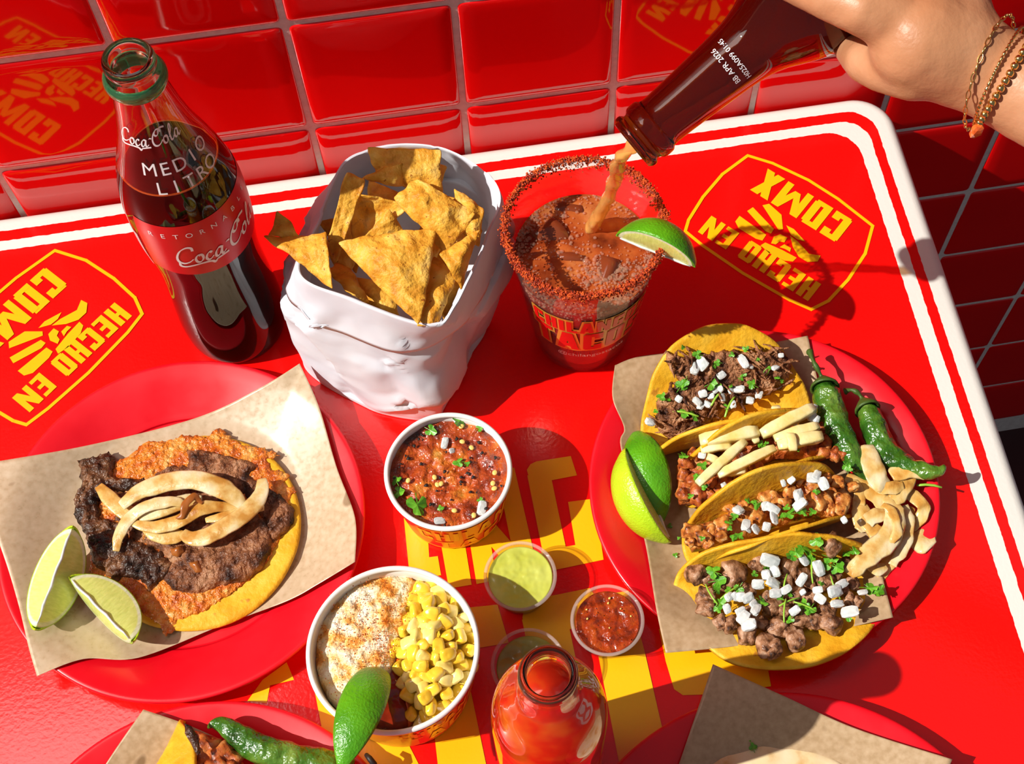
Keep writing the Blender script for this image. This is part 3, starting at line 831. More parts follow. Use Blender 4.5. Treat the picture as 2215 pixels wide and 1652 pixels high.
# cilantro leaves: lobed flat pieces
def leaf_mesh(seed, lobes=3):
    rr = random.Random(seed); v = [Vector((0, 0, 0))]; n = 22
    for i in range(n):
        a = -PI * .9 + 2 * PI * .9 * i / (n - 1)
        r = .55 + .45 * abs(math.cos(a * lobes / 2.0)) + rr.uniform(-.08, .08)
        if i in (0, n - 1): r = .2
        x, y = r * math.cos(a), r * math.sin(a) * .9
        v.append(Vector((x, y, .25 * x * x - .18 * abs(y) + rr.uniform(-.05, .05))))
    f = [(0, i, i + 1) for i in range(1, n)]
    t = len(v); v += [Vector((-.05, .05, .02)), Vector((-.05, -.05, .02)), Vector((-1.1, .04, -.1)), Vector((-1.1, -.04, -.1))]; f.append((t, t + 1, t + 3, t + 2))
    return me_from('cilantro_leaf', v, f, 'leaf_bit', smooth=False)


LEAF = [leaf_mesh(i, 3 + i % 2) for i in range(5)]
v, f = tube([Vector((-1, 0, 0)), Vector((-.3, .06, .05)), Vector((.4, .02, .03)), Vector((1, -.12, 0))], [.09, .1, .1, .08], 6)
STALK = me_from('cilantro_stalk', v, f, 'stalk')
OC = [me_from('onion_cube', *blob(.5, .5, .42, 2, .12, 1.1, 20 + i, .70), 'onion_bit') for i in range(5)]
for m_ in OC: m_.polygons.foreach_set('use_smooth', [False] * len(m_.polygons))


def leaf(px, h, size, parent, rz=None, tilt=.5):
    inst('cilantro_leaf', LEAF[R.randrange(5)], put(at(*px, h), R.uniform(-tilt, tilt), R.uniform(-tilt, tilt), R.uniform(0, 6.3) if rz is None else rz, size / 2), parent)


def onion(px, h, size, parent, el=1.3):
    inst('onion_cube', OC[R.randrange(5)], put(at(*px, h), R.uniform(-.6, .6), R.uniform(-.6, .6), R.uniform(0, 6.3), (size * el * R.uniform(.7, 1.2), size * R.uniform(.7, 1.05), size * R.uniform(.4, .75))), parent)


for x, y, s in ((932, 931, .0085), (994, 912, .011), (1038, 925, .006), (992, 1000, .0075), (862, 1064, .010), (903, 1092, .0155), (953, 1100, .005), (1040, 1082, .005), (857, 1040, .008), (1010, 1003, .004)):
    leaf((x, y), .0480, s, sal)
for x, y, s in ((962, 958, .0066), (1042, 1099, .0076), (951, 1126, .0064), (988, 912, .0045), (978, 975, .0045)): onion((x, y), .0466, s, sal)
SEED = me_from('chile_seed', *blob(1, .8, .4, 2, .05, 1, 5), 'seed')
for x, y in ((883, 1039), (940, 1032), (946, 1048), (954, 1046), (1069, 1056), (1070, 1022), (1025, 1114), (1000, 955), (1066, 1045), (998, 922), (983, 1104), (1020, 968)): inst('chile_seed', SEED, put(at(x, y, .0475), 0, 0, R.uniform(0, 3), .0019), sal)
CH = me_from('char_fleck', *blob(1, .7, .35, 1, .5, 1, 9), 'char')
for i in range(46):
    a, r = R.uniform(0, 6.3), .035 * math.sqrt(R.random()); inst('char_fleck', CH, put(Vector((SC[0] + r * math.cos(a), SC[1] + r * math.sin(a), TZ + .0475)), 0, 0, R.uniform(0, 3), R.uniform(.0006, .0017)), sal)

# elote: cream half, chile pool, corn kernels
def poly_w(pts, h): return [(at(*p, h).x, at(*p, h).y) for p in pts]


crp = [(674, 1425), (676, 1356), (704, 1292), (756, 1244), (818, 1226), (880, 1232), (908, 1250), (890, 1290), (880, 1340), (862, 1390), (850, 1440), (835, 1470), (800, 1505), (772, 1545), (735, 1536), (702, 1502), (682, 1462)]
ecz = lambda x, y: TZ + .048
cream = mesh('crema', *slab(poly_w(crp, .062), ecz, .010, .0016, .0022, 170, .006, seed=2), 'cream', loc=(EC[0], EC[1], TZ + .048),
             label='white crema dusted with red chile powder in the corn cup', cat='cream')
v, f = ICO[1]; pv, pf = [], []
for i in range(1500):
    p = (R.gauss(800, 55), R.gauss(1370, 75))
    if not inside(p, crp): continue
    w = at(*p, .065); w.z = TZ + .0615 + R.uniform(0, .004); s = R.uniform(.00016, .00042)
    o = len(pv); pv += [w + q * s for q in v]; pf += [tuple(a + o for a in q) for q in f]
mesh('chile_powder', pv, pf, 'paprika', cream, kind='stuff')
sp_ = [(838, 1425), (862, 1435), (880, 1500), (893, 1562), (860, 1578), (800, 1570), (790, 1540), (812, 1480)]
mesh('chile_sauce', *slab(poly_w(sp_, .054), ecz, .006, .0018, .0008, 120, .002, seed=5), 'chile_sauce', loc=(EC[0], EC[1] - .03, TZ + .048), label='dark red chile sauce pooled behind the lime in the corn cup', cat='sauce')
sp_ = [(848, 1415), (872, 1420), (884, 1490), (894, 1560), (880, 1572), (872, 1500), (858, 1450)]
mesh('orange_sauce', *slab(poly_w(sp_, .057), ecz, .009, .0012, .0014, 300, .002, seed=6), 'orange_sauce', loc=(EC[0] + .01, EC[1] - .03, TZ + .048), label='orange sauce smear between dark sauce and corn kernels', cat='sauce')
mesh('filling', *surface(*EC, .0455, .046, .001, 120, 8, 16), 'corn', elote_cup)


def kernel(seed):
    v, f = ICO[3]; out = []
    for q in v:
        p = q.copy(); mm = max(abs(p.x), abs(p.y), abs(p.z)); p = p.lerp(p / mm * .85, .5)
        k = 1 - .28 * (p.x + 1) / 2
        p = Vector((p.x * 1.15, p.y * k, p.z * k * .8)); p.z -= .20 * math.exp(-((p.x + .6) ** 2 + p.y ** 2) * 6) * (1 if p.z > 0 else 0)
        out.append(p * (1 + .05 * noise.noise(q * 2 + Vector((seed, 0, 0)))))
    return out, f


KM = [me_from('corn_kernel', *kernel(i), 'corn_bit' if i % 3 else 'corn_pale_bit') for i in range(6)]
kp = [(842, 1408), (868, 1345), (893, 1282), (905, 1258), (935, 1262), (975, 1290), (1008, 1330), (1022, 1375), (1018, 1440), (995, 1500), (955, 1548), (905, 1568), (890, 1555), (878, 1490), (862, 1440)]
pts = []; tries = 0
while len(pts) < 120 and tries < 16000:
    tries += 1
    p = (R.uniform(840, 1026), R.uniform(1255, 1570))
    if not inside(p, kp): continue
    d, _ = edge_dist(p, kp); h = .0555 + .011 * min(1, d / 50) + R.uniform(-.001, .003)
    w = at(*p, h)
    if all((w - q).length > .0060 for q in pts):
        pts.append(w)
        k = R.uniform(.0042, .0051)
        ki = R.randrange(6); tone = 'pale' if ki % 3 == 0 else 'yellow'
        place = 'touching the crema' if p[0] < 885 and p[1] < 1440 else 'beside the chile sauce' if p[0] < 905 and p[1] >= 1440 else 'at the cup wall' if d < 22 else 'in the middle of the heap'
        where = ', far side of the cup' if p[1] < 1370 else ', near side of the cup' if p[1] > 1470 else ', halfway along the cup'
        inst('corn_kernel', KM[ki], put(w, R.uniform(-.9, .9), R.uniform(-.7, .7), R.uniform(0, 6.3), k), None,
             tone + ' corn kernel ' + place + where, 'corn kernel', 'corn kernels in the large paper cup')

# ------------------------------------------------------------------ clear portion cups
def portion_cup(x, y, label, mat, level, seed, dots=0):
    c = thing('portion_cup', (x, y, TZ), label, 'sauce cup', 'clear plastic portion cups')
    rb, rt, h = .0165, .0212, .028
    rz = lambda z: rb + (rt - rb) * z / h
    prof = [(0, .0006), (rb, .0006), (rz(h), h), (rz(h) - .0006, h), (rb - .0005, .0012), (0, .0012)]
    mesh('cup_wall', *lathe(prof, (x, y, TZ), 72), 'plastic', c)
    ring = [(rt + .0002 + .0011 * math.cos(a), h + .0009 * math.sin(a)) for a in [2 * PI * i / 10 for i in range(11)]]
    mesh('cup_rim', *lathe(ring, (x, y, TZ), 72), 'plastic_rim', c)
    rl = rz(level) - .0009
    v, f = surface(x, y, rl, level, .0006 if dots == 0 else .0012, 160, seed, 24)
    o = len(v); n = 72
    bv = [Vector((x + (rb - .0008) * math.cos(2 * PI * k / n), y + (rb - .0008) * math.sin(2 * PI * k / n), TZ + .0016)) for k in range(n)]
    v = v + bv; e = o - n
    f = f + [(e + k, o + k, o + (k + 1) % n, e + (k + 1) % n) for k in range(n)]
    s = mesh('sauce', v, f, mat, c)
    for i in range(dots):
        a, r = R.uniform(0, 6.3), rl * .9 * math.sqrt(R.random())
        inst('chile_seed', SEED, put(Vector((x + r * math.cos(a), y + r * math.sin(a), TZ + level + .0009)), 0, 0, R.uniform(0, 3), R.uniform(.0005, .0010)), s)


portion_cup(.0923, -.3443, 'clear portion cup of pale green sauce beside the corn cup', 'green_sauce', .0252, 11)
portion_cup(.1398, -.3811, 'clear portion cup of dark red salsa by the taco plate', 'salsa_smooth', .0235, 12, 7)
w = at(1143, 1437, .028); portion_cup(w.x, w.y, 'clear portion cup of olive sauce partly behind the hot sauce bottle', 'green_sauce_dull', .022, 13)

# ------------------------------------------------------------------ cola bottle
CB = Vector((-.0690, -.1215, TZ)); HC = .284
cb_out = [(.0300, .0005), (.0325, .003), (.0342, .012), (.0348, .028), (.0342, .045), (.0330, .066), (.0322, .084), (.0324, .100), (.0338, .118), (.0350, .132), (.0354, .152), (.0350, .168),
          (.0322, .186), (.0270, .205), (.0218, .222), (.0178, .240), (.0152, .256), (.0140, .262)]
co = sprof(cb_out, 4)
crz = interp(co)
cola = thing('cola_bottle', CB, 'tall contoured glass cola bottle, open and half full, with red label', 'bottle')
inner = [(max(.002, r - .0030), z) for r, z in co if z > .006]
rim = [(.0136, .2660), (.0140, .2665), (.0146, .2690), (.0142, .2715), (.0132, .2735), (.0133, .2755), (.0139, .2775), (.0140, .2800), (.0134, .2825), (.0118, HC), (.0104, .2825), (.0098, .276)]
prof = [(0, .004), (.020, .003), (.027, .0008)] + co + rim + [(.0100, .262)] + inner[::-1] + [(0, inner[0][1])]
mesh('bottle_glass', *lathe(prof, CB, 96), 'glass', cola)
band = sprof([(.01395, .2628), (.0156, .2634), (.0168, .2660), (.0168, .2690), (.0154, .2716), (.0143, .2719)], 4) + [(.0140, .2700), (.0138, .2640), (.01395, .2628)]
mesh('neck_ring', *lathe(band, CB, 72), 'glass_green', cola, label='green glass ring under the mouth of the bottle')
LEV = .197
liq = [(r + .0006, z) for r, z in inner if z < LEV]
lv, lf = lathe([(0, inner[0][1] + .0004)] + liq + [(liq[-1][0], LEV), (liq[-1][0] - .001, LEV + .0006), (0, LEV)], CB, 72)
mesh('cola', lv, lf, 'cola', cola, label='dark brown cola')


def shell(c, rz, z1, z2, a1, a2, eps, n=48, m=10):
    v, f = [], []
    for j in range(m + 1):
        z = z1 + (z2 - z1) * j / m
        for i in range(n + 1):
            a = a1 + (a2 - a1) * i / n; r = rz(z) + eps; v.append(Vector((c.x + r * math.cos(a), c.y + r * math.sin(a), TZ + z)))
    for j in range(m):
        for i in range(n): k = j * (n + 1) + i; f.append((k, k + 1, k + n + 2, k + n + 1))
    return v, f


AF = math.radians(-80)               # direction the red label faces
mesh('red_label', *shell(CB, crz, .124, .176, AF - 1.05, AF + 2.4, .00025), 'coke_red', cola)
# scuffed white ring of wear above and below the label
LS = .62
# script logo drawn with a broad pen, 1 unit = x-height area
def script_logo():
    st = [
        [(1.02, 1.02), (.98, 1.28), (.70, 1.34), (.35, 1.08), (.14, .60), (.16, .20), (.42, .02), (.74, .12), (.98, .34)],             # C
        [(1.42, .62), (1.22, .58), (1.10, .34), (1.16, .08), (1.34, .04), (1.50, .24), (1.50, .50), (1.40, .62), (1.30, .50)],          # o
        [(2.02, .52), (1.92, .62), (1.76, .50), (1.68, .24), (1.76, .04), (1.92, .06), (2.10, .24)],                                    # c
        [(2.62, .58), (2.44, .62), (2.26, .42), (2.22, .14), (2.32, .03), (2.48, .16), (2.64, .56)], [(2.66, .62), (2.58, .20), (2.66, .03), (2.86, .20)],   # a
        [(2.92, .66), (3.02, .72), (3.16, .68)],                                                                                        # -
        [(4.10, 1.10), (4.02, 1.36), (3.72, 1.36), (3.40, 1.02), (3.24, .50), (3.34, .10), (3.62, .00), (3.92, .16), (4.12, .40)],      # C
        [(3.62, 1.28), (3.50, 1.00), (3.66, .86), (3.86, 1.00), (3.98, 1.34), (4.20, 1.46), (4.60, 1.40)],                              # its flag
        [(4.52, .62), (4.32, .58), (4.20, .34), (4.26, .08), (4.44, .04), (4.60, .24), (4.60, .50), (4.50, .62), (4.40, .50)],          # o
        [(4.78, .36), (5.06, .80), (5.18, 1.22), (5.08, 1.36), (4.96, 1.04), (4.88, .40), (4.92, .06), (5.10, .10), (5.24, .28)],       # l
        [(5.72, .58), (5.54, .62), (5.36, .42), (5.32, .14), (5.42, .03), (5.58, .16), (5.74, .56)], [(5.76, .62), (5.68, .20), (5.76, .03), (5.98, .22)],   # a
        [(.20, .14), (.20, -.18), (.46, -.28), (.90, -.20), (1.40, -.12), (1.90, -.16), (2.12, -.34), (2.24, -.18), (2.62, -.10), (3.0, -.06)]]              # swash
    out = []
    for i, s in enumerate(st):
        v, f = nib(s, .17 if i != 5 else .12, .75, .36, 7); out.append(([Vector((q.x + .10 * q.y, q.y, 0)) for q in v], f))
    return out


k = .0108
logo = []
for i, (v, f) in enumerate(script_logo()):
    logo.append((wrap([Vector(((q.x - 2.4) * k, q.y * k * 1.18, 0)) for q in v], (CB.x, CB.y), crz, .1385, AF + .24, .0005 + .00003 * (i % 5)), f))
mesh('label_script', *join(*logo), 'print_white', cola, label='white script lettering Coca-Cola')


def bottle_text(txt, size, z, a, name='printed_text', mat='print_white', bold=.0, eps=.0005, spread=1.0):
    v, f = font_mesh(txt, size, bold * size)
    mesh(name, wrap([Vector((q.x * spread, q.y, 0)) for q in v], (CB.x, CB.y), crz, z, a, eps), f, mat, cola)


for i, ch in enumerate('RETORNABLE'): bottle_text(ch, .0056, .1655, AF - .74 + i * .215)
for i, ch in enumerate('MEDIO'): bottle_text(ch, .0120, .2130, AF - .46 + i * .36)
for i, ch in enumerate('LITRO'): bottle_text(ch, .0120, .2005, AF - .30 + i * .30)
neck = [(wrap([Vector(((q.x - 2.9) * .0062, q.y * .0078, 0)) for q in v], (CB.x, CB.y), crz, .233, AF - .28, .0005 + .00003 * (i % 5)), f) for i, (v, f) in enumerate(script_logo())]
mesh('neck_script', *join(*neck), 'print_white', cola)
mring = [(crz(LEV) - .0030 + .0007 * math.cos(a), LEV + .0004 + .0007 * math.sin(a)) for a in [2 * PI * i / 8 for i in range(9)]]
mesh('cola_edge', *lathe(mring, CB, 64), 'orange_sauce', cola, label='amber edge of the cola surface')
# back label: white block with lines of small print, at the left
q_ = []
for i in range(15): q_.append(shell(CB, crz, .118 + i * .0024, .1194 + i * .0024, AF - 1.62 + .03 * (i % 3), AF - 1.16, .0003, 10, 1))
mesh('barcode_block', *join(*q_), 'print_white', cola)

# ------------------------------------------------------------------ white paper bag
def loop(pts, h, n=16):
    P = [at(x, y, h) for x, y in pts]; return crom(P, n, True)


LO = [(0.0005, [(662, 800), (800, 886), (937, 911), (962, 884), (1010, 790), (1050, 690), (930, 600), (850, 600), (740, 640), (680, 720)]),
      (.006, [(660, 790), (800, 878), (936, 903), (964, 874), (1014, 778), (1054, 678), (930, 590), (850, 590), (738, 630), (678, 710)]),
      (.030, [(645, 750), (795, 850), (930, 868), (985, 820), (1040, 720), (1075, 610), (935, 540), (840, 540), (725, 590), (660, 670)]),
      (.060, [(632, 690), (785, 790), (915, 800), (990, 750), (1062, 640), (1097, 540), (950, 470), (830, 470), (730, 510), (650, 590)]),
      (.080, [(630, 664), (780, 738), (905, 760), (986, 704), (1066, 592), (1099, 500), (955, 420), (830, 420), (735, 455), (656, 545)]),
      (.090, [(636, 655), (778, 722), (902, 744), (980, 684), (1062, 570), (1094, 478), (960, 396), (830, 398), (735, 428), (658, 525)]),
      (.086, [(622, 650), (768, 732), (892, 760), (1000, 700), (1078, 582), (1106, 472), (968, 380), (824, 384), (722, 420), (642, 518)]),
      (.104, [(630, 618), (766, 692), (915, 731), (996, 676), (1068, 548), (1095, 440), (967, 348), (828, 348), (734, 386), (664, 488)]),
      (.125, [(642, 588), (768, 650), (932, 703), (985, 655), (1052, 520), (1079, 410), (966, 318), (830, 314), (745, 350), (690, 460)]),
      (.1245, [(646, 590), (770, 648), (930, 699), (980, 652), (1048, 520), (1074, 412), (964, 321), (832, 318), (749, 353), (694, 461)]),
      (.100, [(660, 622), (775, 680), (915, 725), (968, 680), (1040, 556), (1066, 450), (962, 352), (832, 352), (752, 390), (696, 495)]),
      (.070, [(670, 670), (785, 735), (900, 765), (960, 720), (1035, 610), (1062, 510), (955, 420), (832, 420), (755, 455), (696, 555)])]
rings = []; hs = []
for i, (h, p) in enumerate(LO):
    rings.append(loop(p, h))
NR = len(rings[0]); dense = []
for i in range(len(rings) - 1):
    sub_ = 12 if i in (1, 2, 3) else 6
    for j in range(sub_): dense.append([rings[i][k].lerp(rings[i + 1][k], j / sub_) for k in range(NR)])
dense.append(rings[-1])
vs, fs = [], []
for i, rg in enumerate(dense):
    for k, p in enumerate(rg):
        a = (1.0 if 4 < i else .2) * (1 - .75 * max(0, min(1, (p.z - TZ - .098) / .02)))
        # crumple: paper facets, each cell of a voronoi pattern tilts its own way
        out = Vector((p.x - .045, p.y + .145, 0)).normalized()
        dd, cc = noise.voronoi(Vector((p.x, p.y, p.z)) * 21); tl = []
        for c_ in cc[:2]:
            g_ = nvec(c_ * 7.31) * .62
            tl.append((p * 21 - c_).dot(g_) / 21)
        w_ = min(1, .5 + (dd[1] - dd[0]) * 2.2); off_ = tl[0] * w_ + tl[1] * (1 - w_)
        dd, cc = noise.voronoi(Vector((p.x, p.y, p.z)) * 70)
        fine_ = ((p * 70 - cc[0]).dot(nvec(cc[0] * 5.1)) / 70) * min(1, (dd[1] - dd[0]) * 3)
        vs.append(p + out * (off_ * .72 + fine_ * .12) * a + Vector((0, 0, .15 * off_)) * a)
for i in range(len(dense) - 1):
    for k in range(NR): fs.append((i * NR + k, i * NR + (k + 1) % NR, (i + 1) * NR + (k + 1) % NR, (i + 1) * NR + k))
fs.append(tuple(range(NR))[::-1]); fs.append(tuple(range(len(vs) - NR, len(vs))))
mesh('paper_bag', vs, fs, 'bag', loc=(.045, -.145, TZ), label='crumpled white paper bag with rolled cuff, full of tortilla chips', cat='bag')

# ------------------------------------------------------------------ tortilla chips
def chip(pts, label, bend=.003, seed=0, n=16, curl=0.0):
    """pts: three or four (x, y, h) photo points round the chip's edge"""
    P = [at(x, y, h) for x, y, h in pts]
    quad = len(P) == 4
    nrm = (P[1] - P[0]).cross(P[-1] - P[0]).normalized()
    if nrm.z < 0: nrm.negate()
    vs, fs = [], []; ix = {}
    c = sum(P, Vector()) / len(P); P = [c + (q - c) * 1.10 for q in P]
    for i in range(n + 1):
        for j in range(n + 1 if quad else n + 1 - i):
            s, t = i / n, j / n
            p = (P[0] * (1 - s) * (1 - t) + P[1] * s * (1 - t) + P[2] * s * t + P[3] * (1 - s) * t) if quad else P[0] + (P[1] - P[0]) * s + (P[2] - P[0]) * t
            if quad: d = 16 * s * (1 - s) * t * (1 - t)
            else: d = 27 * s * t * (1 - s - t) * .9
            e = p - c; rd = e.length
            p = c + e * (1 - .05 * max(0, rd - .028) / .01)                       # rounded corners
            w = noise.noise(p * 130 + Vector((seed, 0, 0))); b = max(0, noise.noise(p * 210 + Vector((0, seed, 3))))
            ed = nvec(p * 190 + Vector((seed, 3, 1))) * .0009
            p = p + nrm * (bend * d * 1.3 + .0022 * w + .0032 * b + curl * (s - .5) ** 2) + ed * 1.6
            ix[(i, j)] = len(vs); vs.append(p)
    for i in range(n):
        for j in range(n):
            if quad: fs.append((ix[i, j], ix[i + 1, j], ix[i + 1, j + 1], ix[i, j + 1]))
            elif i + j < n:
                fs.append((ix[i, j], ix[i + 1, j], ix[i, j + 1]))
                if i + j < n - 1: fs.append((ix[i + 1, j], ix[i + 1, j + 1], ix[i, j + 1]))
    return mesh('tortilla_chip', vs, fs, 'chip', loc=c, solid=.0016, sub=1, label=label, cat='chip', group='tortilla chips in the white bag')


chip([(733, 524, .137), (938, 500, .140), (906, 700, .128)], 'large triangular chip in front, broad side to the viewer', .006, 1, 18)
chip([(580, 522, .126), (712, 512, .132), (722, 628, .126), (660, 575, .126)], 'curled chip poking out over the bag edge towards the cola bottle', .006, 2, 12, .03)
chip([(606, 457, .138), (655, 518, .130), (582, 508, .128)], 'small upright chip corner outside the bag beside the cola bottle', .002, 3, 10)
chip([(748, 378, .150), (786, 392, .146), (728, 560, .120), (711, 515, .128)], 'narrow chip standing on edge against the bag wall', .004, 4, 12, .02)
chip([(754, 415, .146), (884, 447, .138), (770, 545, .118)], 'folded chip shaded inside the bag', -.007, 5, 14)
chip([(843, 455, .138), (790, 512, .126), (876, 510, .124)], 'small shaded chip tip in the middle of the bag', .003, 6, 10)
chip([(801, 321, .150), (948, 327, .152), (951, 412, .138), (822, 382, .138)], 'wide four-cornered chip at the top against the bag back', .004, 7, 14)
chip([(785, 383, .144), (868, 350, .150), (884, 404, .134)], 'curled strip of chip below the wide top chip', .005, 8, 12)
chip([(858, 430, .145), (906, 392, .149), (1023, 461, .144), (965, 545, .130)], 'pale bubbly chip lying at the right of the bag mouth', .006, 9, 18)
chip([(985, 412, .144), (1044, 453, .142), (1036, 530, .132), (1004, 505, .134)], 'slim chip behind the pale bubbly chip', .004, 10, 12)
chip([(952, 548, .137), (1034, 500, .141), (994, 618, .124)], 'bent chip leaning on the front right side of the bag mouth', .009, 11, 14, .03)
chip([(938, 560, .126), (985, 600, .124), (948, 697, .122), (906, 702, .124)], 'shaded chip edge behind the large front chip', .003, 12, 12)
chip([(712, 590, .118), (760, 640, .118), (795, 655, .110), (742, 560, .106)], 'broken chip low in the bag by the front cuff', .003, 13, 10)
chip([(880, 500, .122), (960, 520, .124), (930, 600, .112)], 'golden chip wedged behind the large front chip', .004, 14, 10)
chip([(700, 520, .120), (790, 530, .112), (740, 610, .104)], 'dark chip deep at the left of the bag', .003, 15, 10)
chip([(880, 410, .122), (1000, 430, .120), (930, 520, .110)], 'brown chip deep under the pale bubbly chip', .003, 16, 10)
chip([(850, 340, .128), (965, 360, .126), (930, 440, .116)], 'dark chip deep behind the wide top chip', .003, 17, 10)

chip([(690, 480, .112), (800, 470, .108), (770, 590, .096)], 'chip deep by the left wall of the bag', .004, 18, 10)
chip([(800, 390, .120), (890, 430, .116), (800, 470, .108)], 'shaded chip between the curled strip and the folded chip', .004, 19, 10)
chip([(950, 420, .122), (1040, 500, .118), (970, 600, .106), (900, 520, .106)], 'broad chip under the bent chip at the right', .004, 20, 10)
chip([(760, 600, .104), (850, 620, .104), (860, 690, .098), (800, 670, .096)], 'chip crumpled low against the front cuff', .004, 21, 10)
chip([(930, 600, .112), (1000, 610, .112), (960, 690, .104)], 'chip low at the front right cuff corner', .004, 22, 10)
chip([(830, 330, .118), (930, 330, .116), (880, 400, .104)], 'chip pressed against the back wall of the bag', .004, 23, 10)

# ------------------------------------------------------------------ michelada cup
MC = Vector((.1630, -.1690, TZ)); MH = .135
mich = thing('plastic_cup', MC, 'clear plastic cup of michelada with chile-crusted rim and gold print', 'cup')
mo_ = [(.0300, .0005), (.0312, .002), (.0318, .006)] + [(.0318 + (.0478 - .0318) * (z / .128), z) for z in (.02, .05, .08, .11, .128)] + [(.0484, .1295), (.0480, MH)]
mrz = interp(mo_)
prof = [(0, .003), (.027, .003)] + mo_ + [(.0474, MH)] + [(r - .0007, z) for r, z in mo_[::-1] if z > .003] + [(.027, .0038), (0, .0038)]
mesh('cup_wall', *lathe(prof, MC, 96), 'plastic', mich)
ring = [(.0486 + .0010 * math.cos(a), MH - .0002 + .0010 * math.sin(a)) for a in [2 * PI * i / 12 for i in range(13)]]
mesh('cup_rim', *lathe(ring, MC, 96), 'plastic_rim', mich)
ML = .1045
pr = [(r - .0011, z) for r, z in mo_ if .003 < z < ML]
lv, lf = lathe([(0, .0045), (pr[0][0] - .002, .0045)] + pr + [(mrz(ML) - .0012, ML - .0005)], MC, 80)
mesh('drink_body', lv, lf, 'mich_body', mich, label='red brown drink seen through the cup wall')
drink = mesh('drink_surface', *surface(MC.x, MC.y, mrz(ML) - .0013, ML, .0009, 75, 21, 46), 'mich', mich, label='cloudy amber drink with foam')
for x, y, s in ((1195, 520, .014), (1235, 560, .012), (1305, 590, .013), (1230, 470, .012)):
    v, f = blob(s, s * .85, s * .75, 3, .10, 1.2, x % 17, .85, .1); w = at(x, y, ML - .0080)
    Q = rotm(R.uniform(-.5, .5), R.uniform(-.5, .5), R.uniform(0, 3)).to_3x3()
    mesh('ice_cube', [w + Q @ q for q in v], f, 'ice', drink)
# foam bubbles: rings hugging the wall and clusters on the surface
v0, f0 = ICO[2]; bv, bf = [], []
def bub(w, s):
    o = len(bv); bv.extend(w + Vector((q.x, q.y, q.z * .7)) * s for q in v0); bf.extend(tuple(a + o for a in q) for q in f0)
rl = mrz(ML) - .0016
for i in range(2300):
    u_ = R.random()
    if u_ < .55:
        a = R.uniform(0, 2 * PI); r = rl - abs(R.gauss(0, .0042))
        if math.cos(a - 1.2) > .6 and R.random() < .6: continue
        x, y = MC.x + r * math.cos(a), MC.y + r * math.sin(a)
    elif u_ < .85: w = at(R.gauss(1310, 36), R.gauss(592, 20), ML); x, y = w.x, w.y
    else: w = at(R.gauss(1190, 50), R.gauss(500, 50), ML); x, y = w.x, w.y
    if math.hypot(x - MC.x, y - MC.y) > rl - .0004: continue
    bub(Vector((x, y, TZ + ML + .0008)), abs(R.gauss(.0004, .0003)) + .0002 + (R.random() < .025) * .0009)
mesh('foam_bubbles', bv, bf, 'foam', drink, kind='stuff', fix=False)
bv, bf = [], []
for i in range(420):
    a = R.uniform(-2.9, .2); z = ML - abs(R.gauss(0, .005)); r = mrz(z) - .0012
    bub(Vector((MC.x + r * math.cos(a), MC.y + r * math.sin(a), TZ + z)), abs(R.gauss(.0005, .0003)) + .0002)
mesh('wall_bubbles', bv, bf, 'foam', drink, kind='stuff', fix=False)
# chile crust on the rim
v0, f0 = ICO[1]; bv, bf = [], []
for i in range(6500):
    a = R.uniform(0, 2 * PI); t = R.gauss(0, 1)
    back = math.sin(a) > .2
    z = MH + .0010 + R.uniform(-.0022, .0012) - (abs(R.gauss(0, .0040)) if R.random() < .22 else 0)
    r = .0488 + R.gauss(0, .0012) - (.0012 if z < MH - .002 else 0)
    if z < MH - .003 and not back: r += .0006
    if back and R.random() < .2 and z > MH - .001: continue
    s = R.uniform(.0003, .00085); o = len(bv)
    c = Vector((MC.x + r * math.cos(a), MC.y + r * math.sin(a), TZ + z))
    bv.extend(c + Vector((q.x * R.uniform(.6, 1.3), q.y * R.uniform(.6, 1.3), q.z * R.uniform(.6, 1.3))) * s for q in v0); bf.extend(tuple(x + o for x in q) for q in f0)
mesh('chile_crust', bv, bf, 'chili', mich, kind='stuff', smooth=False, fix=False)
AM = math.radians(-93)
for txt, z0, hh, w in (('CHILANGOS', .0765, .0165, .078), ('TACOS', .0475, .0265, .072)):
    q, tw = block_text(txt, gap=.16, t=.24, s=.17); k = w / tw
    for nm, grow, m_, e0 in (('gold_lettering', .115, 'gold_print', .0003), ('red_lettering', -.012, 'cup_red', .0007)):
        pr_ = []
        for i, qd in enumerate(q):
            c_ = sum((Vector(p) for p in qd), Vector((0, 0))) / 4
            ex = [Vector(p) + Vector((math.copysign(grow, p[0] - c_.x), math.copysign(grow, p[1] - c_.y))) for p in qd]
            v, f = quads_fine([[((p.x - tw / 2) * k, p.y * hh) for p in ex]], 4, 2)
            pr_.append((wrap(v, (MC.x, MC.y), mrz, z0, AM, e0 + .00003 * (i % 6)), f))
        mesh(nm, *join(*pr_), m_, mich)
v, f = font_mesh('@chilangostacos', .0068, .0)
mesh('small_lettering', wrap(v, (MC.x, MC.y), mrz, .034, AM + .05, .0004), f, 'print_white', mich)

